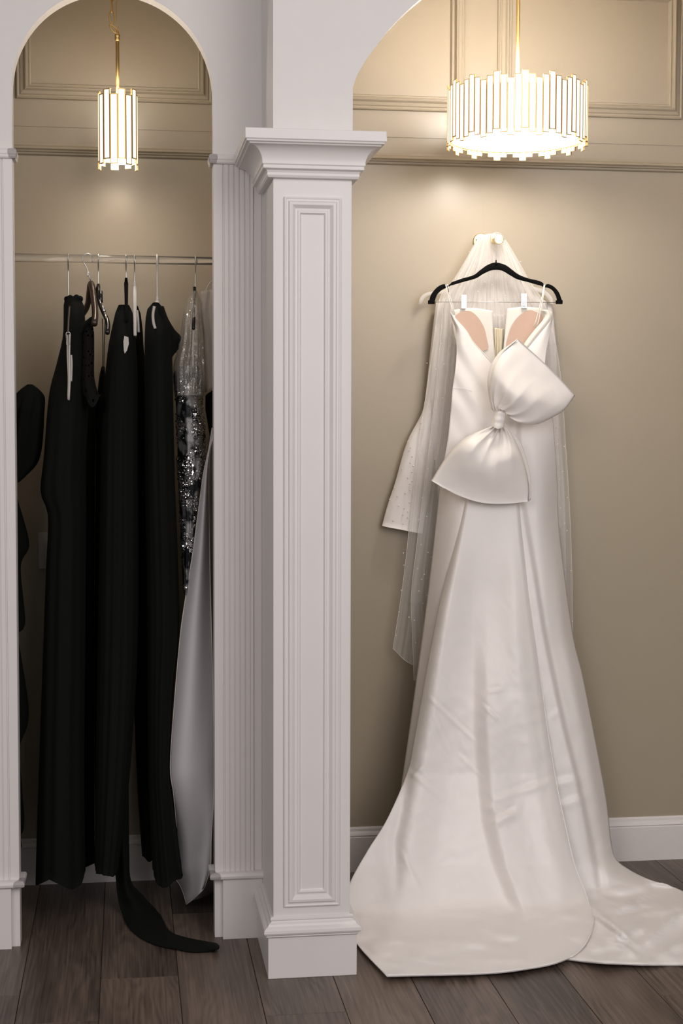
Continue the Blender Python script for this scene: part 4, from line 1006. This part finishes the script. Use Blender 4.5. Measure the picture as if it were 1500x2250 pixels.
# ---- bow
bow = bpy.data.objects.new('back_bow', None); C.objects.link(bow); bow.parent = wd; bow.location = P(1097, 920, 4.44)-wd.location
def loop(A, B, far, near, Y, h, seed, ny=44, nx=56, gath=5):
    """A,B edge curves from the knot outwards; near short edge at the knot, far outer edge"""
    G = coons(near, far, A, B, nx, ny)
    def surf(sign):
        R = []
        for r in G:
            row = []
            for x, y, u, v in r:
                e = math.sqrt(max(0, 1-abs(2*u-1)**3.2))       # flat-topped across
                puff = h*(sst(0, .5, v)*.82+.18)*(1-.86*sst(.45, 1.0, v)**1.2)
                g = .016*math.exp(-v*4.5)*(1-2*abs(math.sin(u*PI*gath+seed+v*1.2)))*sst(0, .05, v)
                g += .009*math.exp(-((v-.36)/.16)**2)*math.cos(u*8+seed*2+v*3)
                g += .006*math.exp(-((v-.62)/.2)**2)*math.sin(u*6-v*5+seed)
                g += .003*nz(x*.03, y*.03, seed)
                yy = Y-sign*(puff*e**.9)-(g*e if sign > 0 else -g*e)
                row.append(P(x, y, yy))
            R.append(row)
        return R
    F = surf(1); Bk = surf(-.55)
    ring = []
    for a, b in zip(F, Bk): ring.append(a+b[::-1][1:-1])
    return grid_mesh('bow_loop', ring, M_satin_bow, None, closed_u=True, cap=True)
def attach(o, par): o.parent = par; o.location = -world_loc(par)
l1 = loop([(1086, 905), (1077, 880), (1075, 845), (1082, 808), (1100, 778), (1137, 745)],
          [(1112, 908), (1125, 922), (1148, 932), (1180, 932), (1212, 918), (1240, 900), (1263, 869)],
          [(1137, 745), (1163, 768), (1195, 797), (1230, 832), (1263, 869)],
          [(1086, 905), (1099, 900), (1112, 908)], 4.430, .048, .6)
attach(l1, bow)
l2 = loop([(1082, 936), (1060, 944), (1025, 960), (995, 985), (972, 1015), (947, 1056)],
          [(1108, 936), (1118, 946), (1130, 965), (1143, 992), (1155, 1030), (1162, 1070), (1161, 1102)],
          [(947, 1056), (978, 1074), (1015, 1092), (1060, 1105), (1110, 1107), (1161, 1102)],
          [(1082, 936), (1095, 940), (1108, 936)], 4.425, .052, 2.1)
attach(l2, bow)
# second ply of each loop showing behind the edge
o, R_ = sheet('loop_edge', [(1137, 745), (1130, 748)], [(1086, 905), (1080, 898)], [(1137, 745), (1103, 775), (1084, 808), (1077, 845), (1086, 905)], [(1128, 752), (1096, 776), (1078, 806), (1071, 845), (1080, 898)], lambda x, y, u, v: 4.424+.01*u, M_satin_bow, bow, 8, 30, .003)
o, R_ = sheet('loop_edge', [(1100, 940), (1112, 940)], [(1160, 1102), (1165, 1098)], [(1100, 940), (1128, 965), (1142, 995), (1154, 1035), (1160, 1102)], [(1112, 940), (1140, 968), (1156, 1010), (1165, 1050), (1165, 1098)], lambda x, y, u, v: 4.428+.006*u, M_satin_bow, bow, 8, 30, .003)
# knot
Gn = coons([(1088, 906), (1098, 903), (1110, 908)], [(1081, 936), (1093, 942), (1107, 938)], [(1088, 906), (1084, 920), (1081, 936)], [(1110, 908), (1109, 922), (1107, 938)], 30, 24)
def knot(sign):
    return [[P(x, y, 4.402-sign*.018*math.sqrt(max(0, 1-(2*u-1)**2))-.0005*math.sin(v*16)*sign) for x, y, u, v in r] for r in Gn]
KF, KB = knot(1), knot(-.8)
kn = grid_mesh('knot', [a+b[::-1][1:-1] for a, b in zip(KF, KB)], M_satin_bow, None, closed_u=True, cap=True); attach(kn, bow)
